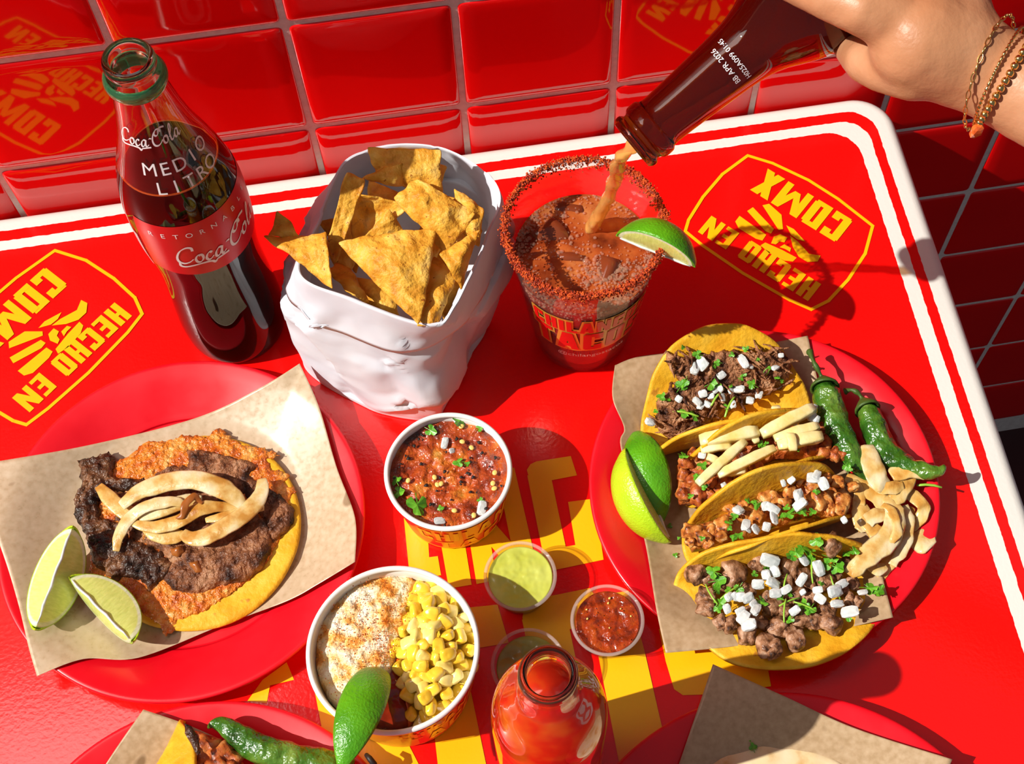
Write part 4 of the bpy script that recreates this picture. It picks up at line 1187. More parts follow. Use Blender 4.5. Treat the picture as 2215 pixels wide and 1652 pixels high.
# ------------------------------------------------------------------ lime wedges
def wedge(name, a, b, ang, loc, xdir, zdir, rind, pulp, rindcol, label, group='lime wedges', flip=0, pinch=1.0):
    """a: half length, b: radius; rind faces zdir, the two cut faces meet along the long axis on the other side"""
    X = Vector(xdir).normalized(); Z = Vector(zdir); Z = (Z - X * Z.dot(X)).normalized(); Y = Z.cross(X)
    Q = Matrix((X, Y, Z)).transposed().to_4x4(); Q.translation = Vector(loc)
    th_ = thing(name, loc, label, 'lime', group)
    th_.matrix_basis = Q
    nx, ny = 30, 16
    vs, fs = [], []
    for i in range(nx + 1):
        t = PI * i / nx
        for j in range(ny + 1):
            f_ = -ang / 2 + ang * j / ny; s = math.sin(t) ** 1.08
            tip = 1 + .05 * math.exp(-((abs(math.cos(t)) - 1) ** 2) * 300)
            vs.append(Vector((a * math.cos(t) * tip, b * s * math.sin(f_), b * s * math.cos(f_))))
    for i in range(nx):
        for j in range(ny): k = i * (ny + 1) + j; fs.append((k, k + 1, k + ny + 2, k + ny + 1))
    m1 = bpy.data.meshes.new('rind'); m1.from_pydata([tuple(v) for v in vs], [], fs); m1.polygons.foreach_set('use_smooth', [True] * len(fs)); m1.materials.append(M[rind])
    o1 = bpy.data.objects.new('rind', m1); COL.objects.link(o1); o1.parent = th_; ORG[o1.name] = Vector(loc)
    sd = o1.modifiers.new('s', 'SOLIDIFY'); sd.thickness = .0012; sd.offset = -1
    vs, fs = [], []
    for sgn in (-1, 1):
        o = len(vs); mm = 10
        for i in range(nx + 1):
            t = PI * i / nx; s = math.sin(t) ** 1.08
            for j in range(mm + 1):
                r = j / mm; f_ = sgn * ang / 2
                bul = .0006 * math.sin(PI * r) * s + .0012 * (1 - r) ** 2 * 0
                yy, zz = b * s * r * math.sin(f_) * .985, b * s * r * math.cos(f_) * .985
                vs.append(Vector((a * math.cos(t) * .99, yy + sgn * bul * math.cos(f_), zz - bul * math.sin(abs(f_)))))
        for i in range(nx):
            for j in range(mm): k = o + i * (mm + 1) + j; fs.append((k, k + 1, k + mm + 2, k + mm + 1))
    m2 = bpy.data.meshes.new('flesh'); m2.from_pydata([tuple(v) for v in vs], [], fs); m2.polygons.foreach_set('use_smooth', [True] * len(fs)); m2.materials.append(flesh_mat('lime_flesh', a, b, pulp, rindcol))
    o2 = bpy.data.objects.new('flesh', m2); COL.objects.link(o2); o2.parent = th_; ORG[o2.name] = Vector(loc)
    # white core strip along the sharp edge
    P = [Vector((a * .93 * (i / 10 * 2 - 1), .0004 * math.sin(i * 2.0), -.0004)) for i in range(11)]
    v, f = tube(P, [.0003] + [.0006 + .0004 * abs(math.sin(i * 1.7)) for i in range(9)] + [.0003], 8)
    m3 = me_from('core', v, f, 'onion'); o3 = bpy.data.objects.new('core', m3); COL.objects.link(o3); o3.parent = th_; ORG[o3.name] = Vector(loc)
    return th_


PULP = (.72, .78, .22); GR = (.34, .58, .03); DG = (.12, .40, .01)
A1, A2 = at(168, 1158, .026), at(92, 1368, .018)
wedge('lime_wedge', .0315, .0215, 1.55, (A1 + A2) / 2 + Vector((0, 0, .012)), A1 - A2, (-.25, .05, -1), 'rind_light', PULP, GR, 'upright lime wedge nearest the kraft paper edge of the steak plate', 'lime wedges by the steak taco')
A1, A2 = at(158, 1252, .022), at(292, 1388, .020)
wedge('lime_wedge', .0285, .0215, 1.35, (A1 + A2) / 2 + Vector((.001, -.003, .011)), A1 - A2, (.15, .62, -1), 'rind_light', PULP, GR, 'lime wedge lying against its neighbour with one cut face up', 'lime wedges by the steak taco')
A1, A2 = at(1392, 926, .030), at(1440, 1132, .020)
wedge('lime_wedge', .031, .0215, 1.5, (A1 + A2) / 2 + Vector((-.003, .004, -.014)), A1 - A2, (-.10, -.30, 1), 'rind_dark', PULP, DG, 'dark green lime wedge rind up against the tacos', 'lime wedges on the taco plate')
A1, A2 = at(1330, 968, .030), at(1436, 1190, .016)
wedge('lime_wedge', .032, .0225, 1.5, (A1 + A2) / 2 + Vector((.007, .003, -.004)), A1 - A2, (-1, -.45, .42), 'rind_light', PULP, GR, 'yellow green lime wedge at the plate edge with cut side shaded', 'lime wedges on the taco plate')
A1, A2 = at(1338, 492, .130), at(1514, 562, .130)
wedge('lime_wedge', .0250, .0200, 1.35, (A1 + A2) / 2 + Vector((-.003, -.004, -.002)), A1 - A2, (.32, .55, 1.0), 'rind_dark', PULP, DG, 'lime wedge perched on the chile rim of the michelada cup', 'lime wedges')
A1, A2 = at(800, 1448, .080), at(712, 1668, .105)
wedge('lime_wedge', .0330, .0210, 1.3, (A1 + A2) / 2 + Vector((.004, .004, -.020)), A1 - A2, (-.05, -.25, 1), 'rind_dark', PULP, DG, 'dark green lime wedge leaning on the corn cup rim', 'lime wedges')

# ------------------------------------------------------------------ hot sauce bottle
HB = Vector((.0915, -.4575, TZ)); HH = .220
ho = sprof([(.0255, .0005), (.0285, .003), (.0298, .010), (.0300, .06), (.0300, .120), (.0298, .140), (.0285, .155), (.0250, .168), (.0195, .179), (.0150, .188), (.0130, .196), (.0125, .205)], 4)
hrz = interp(ho)
hot = thing('sauce_bottle', HB, 'open glass bottle of orange red hot sauce at the lower edge', 'bottle')
inn = [(r - .0022, z) for r, z in ho if z > .005]
rim = [(.0126, .2062), (.0132, .2080), (.0133, .2110), (.0134, .2160), (.0130, .2190), (.0118, HH), (.0104, .2188), (.0098, .2140)]
mesh('bottle_glass', *lathe([(0, .002), (.020, .0015)] + ho + rim + inn[::-1] + [(0, inn[0][1])], HB, 80), 'hot_glass', hot)
HLV = .187
lq = [(r + .0006, z) for r, z in inn if z < HLV]
mesh('hot_sauce', *lathe([(0, inn[0][1] + .0004)] + lq + [(0, HLV)], HB, 72), 'hot_sauce', hot)
ringp = [(.01335 + .0009 * math.cos(a), .2155 + .0038 * math.sin(a)) for a in [2 * PI * i / 14 for i in range(15)]]
mesh('lip', *lathe(ringp, HB, 72), mk('smoky_glass', (.30, .15, .09), .04, trans=.85, ior=1.4), hot, label='brownish glass lip')

# ------------------------------------------------------------------ beer bottle, pouring
BM = at(1366, 314, .228); BX = at(1690, 40, .272)
AX = (BX - BM).normalized()
bo = sprof([(.0130, .000), (.0143, .0020), (.0144, .0048), (.0130, .0066), (.0131, .0082), (.0148, .0105), (.0148, .0160), (.0132, .0192), (.0134, .030), (.0146, .052), (.0162, .074), (.0190, .088), (.0240, .100), (.0284, .112), (.0305, .126), (.0308, .150), (.0308, .215), (.0300, .224), (.0262, .2285)], 4)
bo = [(r * 1.13, z) for r, z in bo]; brz = interp(bo)
beer = thing('beer_bottle', BM, 'amber glass beer bottle tilted by a hand over the cup', 'bottle')
inn = [(max(.0085, r - .0030), z) for r, z in bo if z > .004]
bprof = [(.0112, .0022), (.0126, .0002)] + bo + [(.010, .2270), (0, .2262)]
bprof += [(0, .2215), (.022, .2215)] + inn[::-1][6:] + [(.0110, .0035), (.0112, .0022)]
mesh('bottle_glass', *lathe(bprof, BM, 88, AX), 'amber', beer)
lb = [(r + .0003, z) for r, z in bo if .136 < z < .21]
mesh('label', *lathe([(lb[0][0] - .0002, .1355)] + lb + [(lb[-1][0] - .0002, .2105)], BM, 88, AX), 'label_gold', beer, label='golden body label')
mesh('label_edge', *lathe([(brz(.1345) + .0002, .1335), (brz(.1345) + .0005, .1340), (brz(.1352) + .0005, .1352), (brz(.1352) + .0002, .1356)], BM, 88, AX), 'print_white', beer, label='pale thin line along the label edge')
# beer left in the neck: lower side of the inside, flat surface
QB = Vector((0, 0, 1)).rotation_difference(AX)
bv, bf = [], []
zz = [.004 + .210 * i / 40 for i in range(41)]
lvl = BM.z + .045
for i, z in enumerate(zz):
    r = brz(z) - .0033; c = BM + AX * z
    for k in range(28):
        p = c + QB @ Vector((r * math.cos(2 * PI * k / 28), r * math.sin(2 * PI * k / 28), 0))
        p.z = min(p.z, max(lvl, BM.z + .001 if z < .02 else lvl)); bv.append(p)
for i in range(40):
    for k in range(28): bf.append((i * 28 + k, i * 28 + (k + 1) % 28, (i + 1) * 28 + (k + 1) % 28, (i + 1) * 28 + k))
mesh('beer', *capped(bv, bf, 28), 'beer', beer, label='beer inside the neck')
# printed date code on the neck, running along the bottle
ct = QB.inverted() @ (CP - (BM + AX * .06)).normalized(); ACAM = math.atan2(ct.y, ct.x)
e1 = QB @ Vector((-math.sin(ACAM), math.cos(ACAM), 0)); CR_ = Vector(RCW[0]); CU_ = -Vector(RCW[1])
SG = 1 if e1.dot(CR_) * -.65 + e1.dot(CU_) * .76 > 0 else -1


def on_bottle(txt, size, along, ang, mat='print_white'):
    v, f = font_mesh(txt, size); out = []
    for q in v:
        z = along - q.y; a = ang + SG * q.x / brz(along); r = brz(z) + .0004
        out.append(BM + AX * z + QB @ Vector((r * math.cos(a), r * math.sin(a), 0)))
    mesh('date_code', out, f, mat, beer)


on_bottle('BB APR 2026', .0043, .0660, ACAM - SG * .02)
on_bottle('H025A099 01:45', .0040, .0720, ACAM - SG * .02)

# poured stream
P = [at(*p) for p in ((1372, 312, .232), (1352, 330, .225), (1338, 352, .206), (1331, 384, .180), (1318, 424, .150), (1298, 462, .124), (1278, 492, .105))]
P = crom(P, 7)
v, f = tube(P, [.0034 + .0018 * (i / len(P)) + .0004 * math.sin(i * .9) for i in range(len(P))], 14, .8, wob=.0016, seed=4)
mesh('beer_stream', v, f, 'beer', loc=P[0], label='golden stream of beer falling from the tilted bottle into the cup', cat='beer')

# ------------------------------------------------------------------ open taco on the left plate
def ql(x, y): return (x / 2.2939, 780 + y / 2.2939)


def wq(pts, h, f=ql): return [(at(*f(*p), h).x, at(*f(*p), h).y) for p in pts]


oc = at(428, 1148, .008)
otaco = thing('open_taco', (oc.x, oc.y, TZ + .006), 'open taco of crisp orange cheese, charred steak and grilled onion', 'taco')


def disc(cx_, cy_, r, z, th, rough, seed, n=26, seg=96, dome=0.0, edge=0.0):
    top, bot = [], []
    for s_, L_ in ((1, top), (0, bot)):
        for i in range(n + 1):
            for k in range(seg):
                a = 2 * PI * k / seg; rr = r * i / n * (1 + .02 * noise.noise(Vector((math.cos(a) * 1.5, math.sin(a) * 1.5, seed))))
                x, y = cx_ + rr * math.cos(a), cy_ + rr * math.sin(a)
                h = rough * noise.noise(Vector((x * 90, y * 90, seed))) + dome * (1 - (i / n) ** 2) + edge * (i / n) ** 4 * (1 + .6 * noise.noise(Vector((math.cos(a) * 1.2, math.sin(a) * 1.2, seed + 5))))
                L_.append(Vector((x, y, z + h + (th if s_ else 0) * (1 if i < n else .6))))
    vs = top + bot; m = (n + 1) * seg; fs = []
    for i in range(n):
        for k in range(seg):
            k2 = (k + 1) % seg
            fs.append((i * seg + k, i * seg + k2, (i + 1) * seg + k2, (i + 1) * seg + k)); fs.append((m + i * seg + k, m + (i + 1) * seg + k, m + (i + 1) * seg + k2, m + i * seg + k2))
    for k in range(seg): k2 = (k + 1) % seg; fs.append((n * seg + k, n * seg + k2, m + n * seg + k2, m + n * seg + k))
    return vs, fs


mesh('tortilla', *disc(oc.x, oc.y, .0655, TZ + .0065, .0024, .0008, 3, edge=.0015), 'tortilla', otaco)
CHZ = [(540, 560), (560, 500), (640, 470), (690, 430), (720, 395), (780, 400), (870, 385), (900, 365), (960, 370), (1040, 380), (1060, 335), (1100, 340), (1150, 390), (1230, 420), (1300, 430), (1390, 465), (1330, 490), (1350, 540), (1430, 560),
       (1410, 610), (1470, 640), (1440, 680), (1420, 760), (1400, 850), (1330, 990), (1230, 1090), (1100, 1180), (1000, 1250), (880, 1290), (860, 1340), (820, 1370), (790, 1310), (760, 1290), (650, 1230), (540, 1190), (470, 1110), (440, 1040), (460, 900), (480, 700)]
mesh('cheese_crust', *slab(wq(CHZ, .0105), lambda x, y: TZ + .0092, .0018, .0011, .0011, 420, .0012, rag=.0022, seed=4), 'cheese', otaco, label='crisp orange cheese crust')
M4 = [(560, 640), (800, 630), (1050, 580), (1290, 740), (1300, 830), (1150, 900), (900, 930), (660, 900), (560, 800)]
M1 = [(370, 475), (440, 470), (530, 440), (560, 465), (550, 560), (590, 575), (700, 570), (730, 600), (640, 640), (560, 640), (480, 680), (490, 760), (600, 800), (640, 870), (800, 930), (850, 1000), (830, 1060), (760, 1110), (740, 1150), (720, 1130), (700, 1080), (600, 1070), (560, 1095), (500, 1030), (450, 990), (430, 900), (400, 820), (360, 770), (360, 660), (395, 600), (385, 520)]
M2 = [(730, 610), (770, 540), (850, 505), (920, 515), (920, 430), (1000, 428), (1130, 460), (1250, 490), (1265, 520), (1240, 560), (1300, 600), (1380, 650), (1450, 720), (1455, 780), (1420, 830), (1380, 860), (1340, 900), (1290, 760), (1200, 650), (1050, 590), (900, 600), (800, 640)]
M3 = [(640, 870), (900, 880), (1150, 850), (1300, 760), (1350, 830), (1340, 930), (1290, 1020), (1210, 1080), (1080, 1110), (970, 1150), (850, 1130), (800, 1080), (840, 1000), (780, 930)]
base = lambda x, y: TZ + .0098
mesh('steak_piece', *slab(wq(M4, .014), base, .0030, .0013, .0018, 200, .001, rag=.0012, seed=11), 'beef', otaco)
mesh('steak_piece', *slab(wq(M1, .016), base, .0050, .0012, .0032, 260, .0020, rag=.0016, seed=12, under=.0005), 'beef_dark', otaco, label='blackened charred steak strip')
mesh('steak_piece', *slab(wq(M2, .016), base, .0048, .0013, .0022, 230, .0018, rag=.0010, seed=13, under=.0005), 'beef', otaco)
mesh('steak_piece', *slab(wq(M3, .016), base, .0052, .0013, .0016, 170, .0026, rag=.0008, seed=14, under=.0005), 'beef', otaco, label='thick browned steak piece')
CF = [(840, 930), (900, 910), (915, 945), (880, 970), (850, 960)]; CF2 = [(930, 1000), (985, 985), (1010, 1040), (970, 1050)]
for p_ in (CF, CF2): mesh('browned_onion', *slab(wq(p_, .019), lambda x, y: TZ + .0165, .003, .001, .001, 300, .002, seed=15), 'onion_brown', otaco)


def strip(name, pts, w, mat, parent, f=ql, sc=2.2939, seg=12, flat=.34, wob=.0006, seed=0, label=None, cat=None, group=None, tip=.35, dep=.83):
    P = crom([at(*f(p[0], p[1]), p[2]) for p in pts], 6)
    r0 = w / sc / 2 / (FPX / dep); n = len(P)
    rad = [r0 * (tip + (1 - tip) * min(1, 4.0 * min(i, n - 1 - i) / n)) for i in range(n)]
    v, fc = tube(P, rad, seg, flat, wob=wob, seed=seed)
    c = P[n // 2]
    return mesh(name, v, fc, mat, parent, loc=None if parent else c, label=label, cat=cat, group=group)


OS = [([(490, 620, .018), (560, 700, .019), (640, 760, .019), (710, 795, .019)], 62, 'onion_cooked'),
      ([(720, 830, .019), (820, 870, .0195), (915, 865, .019)], 64, 'onion_cooked'),
      ([(690, 780, .021), (800, 740, .0225), (910, 700, .022), (1000, 690, .021)], 62, 'onion_soft'),
      ([(660, 805, .021), (760, 825, .022), (880, 800, .023), (970, 745, .024), (1060, 722, .023), (1200, 735, .021)], 56, 'onion_cooked'),
      ([(575, 945, .018), (590, 870, .020), (640, 785, .022), (730, 722, .0245), (850, 697, .0250), (905, 712, .024)], 50, 'onion_soft'),
      ([(605, 722, .022), (690, 650, .0245), (830, 602, .0265), (960, 592, .0275), (1080, 625, .0265), (1160, 672, .025), (1205, 718, .023)], 78, 'onion_soft'),
      ([(1300, 585, .020), (1295, 660, .022), (1230, 745, .0245), (1130, 815, .0255), (1030, 868, .0245), (950, 880, .023), (905, 850, .022)], 70, 'onion_soft'),
      ([(1020, 790, .021), (1120, 770, .022), (1230, 740, .022), (1310, 730, .021)], 40, 'onion_cooked')]
for i, (p, w, m_) in enumerate(OS): strip('onion_slice', p, w * 1.45, m_, otaco, seed=i, flat=.20, tip=.5)
strip('browned_onion', [(880, 790, .024), (910, 745, .027), (925, 700, .028), (960, 672, .028), (1000, 705, .025)], 40, 'onion_brown', otaco, wob=.0016)

# ------------------------------------------------------------------ folded tacos on the right plate
def qr(x, y): return (1260 + x / 2.0143, 660 + y / 2.0143)


def taco(px, h0, ang, r, ab, af, rb, label, seed, group='folded tacos on the right plate', name='taco', sag=.0, mat='tortilla', kb=1.0, kf=1.0):
    c = at(*px, h0); a = D(ang); u = Vector((math.cos(a), math.sin(a), 0)); p = Vector((-u.y, u.x, 0))
    th_ = thing(name, (c.x, c.y, TZ), label, 'taco', group)
    ab, af = D(ab), D(af)
    def sec(s):
        A_m = ab if s >= 0 else af; q = abs(s); th = min(q / rb, A_m)
        y, z = rb * math.sin(th), rb * (1 - math.cos(th)); e = q - A_m * rb
        if e > 0: y += e * math.cos(A_m); z += e * math.sin(A_m)
        return (y if s >= 0 else -y), z
    vs, fs = [], []; nr, sg = 28, 96
    for i in range(nr + 1):
        for k in range(sg):
            t = 2 * PI * k / sg; rr = r * i / nr * (1 + .03 * noise.noise(Vector((math.cos(t) * 1.3, math.sin(t) * 1.3, seed))) * i / nr)
            uu, ss = rr * math.cos(t), rr * math.sin(t)
            ss *= kb if ss > 0 else kf
            y, z = sec(ss)
            q = Vector((c.x, c.y, TZ + h0)) + u * uu + p * y + Vector((0, 0, z))
            q += Vector((noise.noise(q * 34 + Vector((seed, 0, 0))), noise.noise(q * 34 + Vector((0, seed, 0))), noise.noise(q * 60))) * (.0022 * (i / nr) ** 1.5)
            q.z += sag * (uu / r) ** 2
            vs.append(q)
    for i in range(nr):
        for k in range(sg): fs.append((i * sg + k, i * sg + (k + 1) % sg, (i + 1) * sg + (k + 1) % sg, (i + 1) * sg + k))
    o = mesh('tortilla', vs, fs, mat, th_, solid=.0022)
    def surf(x, y):
        d = Vector((x - c.x, y - c.y, 0)).dot(p); A_m = ab if d >= 0 else af; q = abs(d)
        if q < rb * math.sin(A_m): z = rb - math.sqrt(max(0, rb * rb - q * q))
        else: z = rb * (1 - math.cos(A_m)) + (q - rb * math.sin(A_m)) * math.tan(min(A_m, D(75)))
        return TZ + h0 + z + .0012
    return th_, surf


H0 = .0072
t1, s1 = taco((1574, 926), H0, 3, .0580, 42, 84, .011, 'folded taco of dark shredded meat at the far side of the plate', 1, kb=1.24, kf=.90)
t2, s2 = taco((1632, 1016), H0, 11, .0525, 82, 80, .0125, 'folded taco topped with yellow pineapple sticks', 2, kb=1.06, kf=.88)
t3, s3 = taco((1660, 1142), H0, 9, .0560, 80, 80, .0135, 'folded taco of orange diced chicken between pineapple and steak tacos', 3, kb=1.08, kf=.84)
t4, s4 = taco((1678, 1262), H0 + .001, -4, .0655, 78, 17, .0125, 'widest folded taco, diced steak, nearest the plate front', 4, kb=.70, kf=.97)

def hit(px, surf, extra, lim=.060):
    """height above the table where the sight line meets a taco's inside"""
    h = .02
    for _ in range(14):
        w = at(*px, h); h = .5 * h + .5 * min(lim, surf(w.x, w.y) - TZ + extra)
    return h


CK = {}
for key, m_, bx, am in (('pastor', 'pastor', .6, .42), ('chicken', 'chicken', .75, .38), ('steak', 'steak', .72, .42)):
    CK[key] = [me_from('meat_chunk', *blob(.5, .46, .40, 3, am, 1.3, 40 + i, bx, .14), m_ + '_bit') for i in range(5)]


def chunk(kind, x, y, h, size, parent):
    size *= 1.0 if kind == 'steak' else 1.25
    inst('meat_chunk', CK[kind][R.randrange(5)], put(at(*qr(x, y), h), R.uniform(-.5, .5), R.uniform(-.5, .5), R.uniform(0, 6.3), tuple(size * R.uniform(.85, 1.2) for _ in range(3))), parent)


PXM = 2.0143 * 3480
def poly_r(pts, h): return wq(pts, h, qr)


# shredded meat
t1p = [(330, 400), (420, 320), (380, 250), (350, 190), (430, 215), (520, 205), (640, 185), (760, 200), (860, 185), (915, 230), (905, 300), (870, 350), (760, 400), (600, 480), (470, 560), (390, 575), (315, 515)]
mesh('shredded_meat', *slab([(lambda w: (w.x, w.y))(at(*qr(*p), hit(qr(*p), s1, .006))) for p in t1p], s1, .0075, .0016, .0042, 190, .003, rag=.002, seed=31), 'carnitas', t1)
k_ = 0
for i in range(150):
    p = (R.uniform(310, 910), R.uniform(185, 575))
    if not inside(p, t1p): continue
    w = at(*qr(*p), hit(qr(*p), s1, .0085)); w.z += R.uniform(-.001, .0025)
    a = R.gauss(.2, .9); l = R.uniform(.005, .011); d = Vector((math.cos(a), math.sin(a), R.uniform(-.2, .2))); b = Vector((-d.y, d.x, .4)) * R.uniform(-.003, .003)
    P = crom([w - d * l, w - d * l * .3 + b, w + d * l * .4 + b * .6, w + d * l - Vector((0, 0, .002))], 3); n = len(P)
    v, f = tube(P, [R.uniform(.0006, .0015) * (.4 + .6 * min(1, 3 * min(j, n - 1 - j) / n)) for j in range(n)], 6, .8, wob=.0012, seed=i)
    mesh('meat_shred', v, f, 'carnitas', t1); k_ += 1
for x, y, s in ((520, 255, 58), (490, 275, 45), (700, 245, 50), (720, 262, 40), (605, 305, 44), (600, 360, 36), (680, 365, 46), (650, 372, 34), (525, 385, 40), (560, 395, 34), (610, 400, 34), (500, 420, 40), (545, 432, 38), (655, 432, 40), (730, 415, 40), (770, 390, 40), (420, 408, 34), (295, 508, 42), (840, 272, 36), (865, 218, 24), (580, 370, 30), (515, 440, 34)):
    onion(qr(x, y), hit(qr(x, y), s1, .0125), s / PXM * 1.12, t1)
for x, y, s in ((500, 215, 40), (430, 350, 55), (445, 335, 45), (560, 340, 60), (585, 350, 40), (740, 345, 45), (710, 190, 30), (800, 280, 40), (340, 400, 45), (370, 410, 30), (450, 465, 60), (490, 480, 50), (630, 440, 45), (650, 215, 25), (590, 250, 30), (320, 460, 24), (700, 300, 30), (850, 315, 26), (760, 235, 24), (575, 265, 24), (640, 350, 34), (440, 185, 24), (870, 330, 22), (690, 320, 26)):
    leaf(qr(x, y), hit(qr(x, y), s1, .0120), s / PXM * 1.25, t1)
# pineapple taco
mesh('meat_bed', *slab(poly_r([(410, 690), (520, 640), (700, 560), (900, 520), (1060, 520), (1130, 640), (1000, 660), (840, 660), (640, 760), (520, 850), (420, 860)], .022), lambda x, y: TZ + .016, .010, .0018, .0035, 170, .003, seed=41), 'pastor', t2)
for x, y, s in ((450, 690, 62), (475, 762, 50), (560, 780, 60), (500, 830, 66), (560, 835, 50), (435, 825, 50), (620, 772, 54), (1048, 640, 60), (1100, 652, 62), (1062, 600, 55), (1000, 622, 56), (1128, 655, 46), (690, 735, 50), (755, 700, 50), (485, 650, 46), (960, 590, 46), (1050, 530, 40), (440, 740, 46), (1020, 590, 50), (590, 800, 44), (530, 740, 50)): chunk('pastor', x, y, .029, s / PXM, t2)
PIN = [((510, 590), (765, 550), 52, .042), ((780, 562), (1010, 445), 46, .044), ((835, 582), (1030, 525), 36, .044), ((850, 612), (1045, 570), 46, .043), ((905, 558), (918, 635), 34, .048), ((515, 632), (650, 612), 32, .039), ((500, 780), (710, 592), 36, .045), ((590, 740), (840, 622), 36, .044), ((630, 730), (710, 718), 34, .038), ((540, 660), (590, 682), 28, .036), ((735, 560), (760, 600), 26, .038), ((840, 440), (850, 480), 34, .040)]
for a, b, w_, h in PIN:
    A_, B_ = at(*qr(*a), h), at(*qr(*b), h + R.uniform(-.002, .002)); ln = (B_ - A_).length; r_ = w_ / PXM / 2 * 1.18
    v, f = [], []
    Xd = (B_ - A_).normalized(); Yd = Vector((0, 0, 1)).cross(Xd).normalized(); Zd = Xd.cross(Yd); n = 9
    for i in range(n + 1):
        t = i / n; k = 1 - .25 * (abs(t - .5) * 2) ** 4
        for (y, z) in ((-1, -.8), (-1, .75), (-.8, .95), (.8, .95), (1, .75), (1, -.8)):
            q = A_ + (B_ - A_) * t + Yd * y * r_ * k + Zd * z * r_ * k * .8 + Vector((0, 0, .0012 * math.sin(t * PI)))
            v.append(q + nvec(q * 300) * .0006)
    for i in range(n):
        for j in range(6): f.append((i * 6 + j, i * 6 + (j + 1) % 6, (i + 1) * 6 + (j + 1) % 6, (i + 1) * 6 + j))
    mesh('pineapple_stick', *capped(v, f, 6), 'pineapple', t2)
for x, y, s in ((1000, 482, 54), (1020, 500, 40), (520, 655, 40), (720, 682, 34), (620, 790, 40), (920, 510, 30), (1012, 442, 26)): onion(qr(x, y), .038, s / PXM, t2)
for x, y, s in ((520, 700, 60), (500, 745, 50), (780, 608, 44), (880, 530, 46), (440, 655, 50), (530, 790, 40), (470, 830, 34), (1150, 700, 50), (1160, 715, 40), (800, 600, 26), (770, 600, 36), (940, 630, 24)): leaf(qr(x, y), .036, s / PXM, t2)
# diced chicken taco
mesh('meat_bed', *slab(poly_r([(440, 960), (600, 920), (760, 820), (950, 740), (1110, 760), (1190, 830), (1160, 910), (1000, 910), (820, 960), (680, 1020), (480, 1060)], .022), lambda x, y: TZ + .014, .010, .0018, .0035, 170, .003, seed=51), 'chicken', t3)
for x, y, s in ((480, 985, 66), (520, 1010, 66), (470, 1030, 44), (600, 1000, 48), (610, 962, 60), (660, 900, 44), (760, 920, 56), (800, 830, 70), (835, 845, 50), (880, 870, 62), (1030, 850, 74), (1060, 870, 56), (1130, 850, 66), (1125, 885, 46), (1110, 770, 48), (1180, 790, 44), (740, 790, 44), (640, 880, 44), (1000, 780, 50), (940, 760, 52), (560, 985, 50), (720, 900, 50), (1060, 755, 50), (900, 815, 46), (990, 880, 46), (1080, 900, 44), (700, 870, 46), (850, 900, 44), (545, 1040, 44)): chunk('chicken', x, y, .031, s / PXM, t3)
for x, y, s in ((1005, 752, 60), (1020, 740, 46), (1050, 778, 54), (910, 762, 38), (942, 830, 56), (948, 868, 52), (680, 892, 48), (800, 875, 50), (828, 885, 50), (835, 925, 48), (712, 958, 44), (722, 975, 36), (755, 975, 44), (802, 965, 38), (1140, 935, 36), (875, 775, 30)): onion(qr(x, y), .0405, s / PXM * 1.08, t3)
for x, y, s in ((760, 870, 46), (745, 855, 36), (660, 920, 40), (640, 945, 46), (720, 850, 32), (900, 910, 62), (870, 920, 44), (960, 895, 56), (925, 890, 46), (680, 1005, 52), (660, 1010, 40), (790, 1035, 30), (520, 1015, 30), (1020, 810, 40), (420, 1015, 20), (640, 970, 30), (890, 880, 40), (1000, 900, 40)): leaf(qr(x, y), .0385, s / PXM, t3)
# diced steak taco
def h4(x, y, e): return hit(qr(x, y), s4, e, .042)


STK = [(495, 1165, 80), (545, 1185, 60), (660, 1165, 118), (640, 1195, 80), (540, 1265, 72), (540, 1315, 66), (800, 1115, 84), (900, 1145, 80), (1085, 1040, 84), (990, 1215, 56), (1060, 1205, 72), (640, 1392, 72), (600, 1380, 50), (715, 1440, 68), (800, 1480, 84), (830, 1500, 66), (930, 1462, 78), (850, 1398, 76), (830, 1318, 80), (800, 1285, 70), (930, 1268, 86), (1010, 1380, 62), (1080, 1385, 78), (1065, 1335, 80), (1180, 1215, 50), (1165, 1285, 56), (760, 1130, 66), (1140, 1130, 60), (880, 1200, 64), (720, 1245, 70), (950, 1365, 70), (985, 1290, 66), (780, 1388, 66), (1100, 1170, 56), (600, 1225, 56), (720, 1340, 56), (880, 1330, 60), (1020, 1180, 56), (900, 1420, 50), (1130, 1240, 52), (960, 1180, 60), (1195, 1295, 44)]
for x, y, s in STK: chunk('steak', x, y, h4(x, y, .0075), s / PXM * 1.16, t4)
for x, y, s in ((815, 1112, 62), (840, 1160, 52), (800, 1175, 46), (965, 1110, 44), (1030, 1145, 48), (955, 1195, 44), (765, 1215, 50), (830, 1210, 50), (840, 1255, 46), (885, 1240, 40), (640, 1270, 46), (665, 1268, 44), (690, 1270, 44), (720, 1275, 46), (630, 1322, 42), (690, 1335, 52), (755, 1325, 56), (725, 1392, 52), (700, 1360, 46), (925, 1330, 48), (1100, 1245, 54), (1130, 1215, 50), (1110, 1300, 44), (1165, 1335, 54), (1025, 1240, 34), (1035, 1278, 40), (960, 1250, 26), (1220, 1250, 42), (745, 1300, 40)): onion(qr(x, y), h4(x, y, .0170), s / PXM * 1.12, t4)
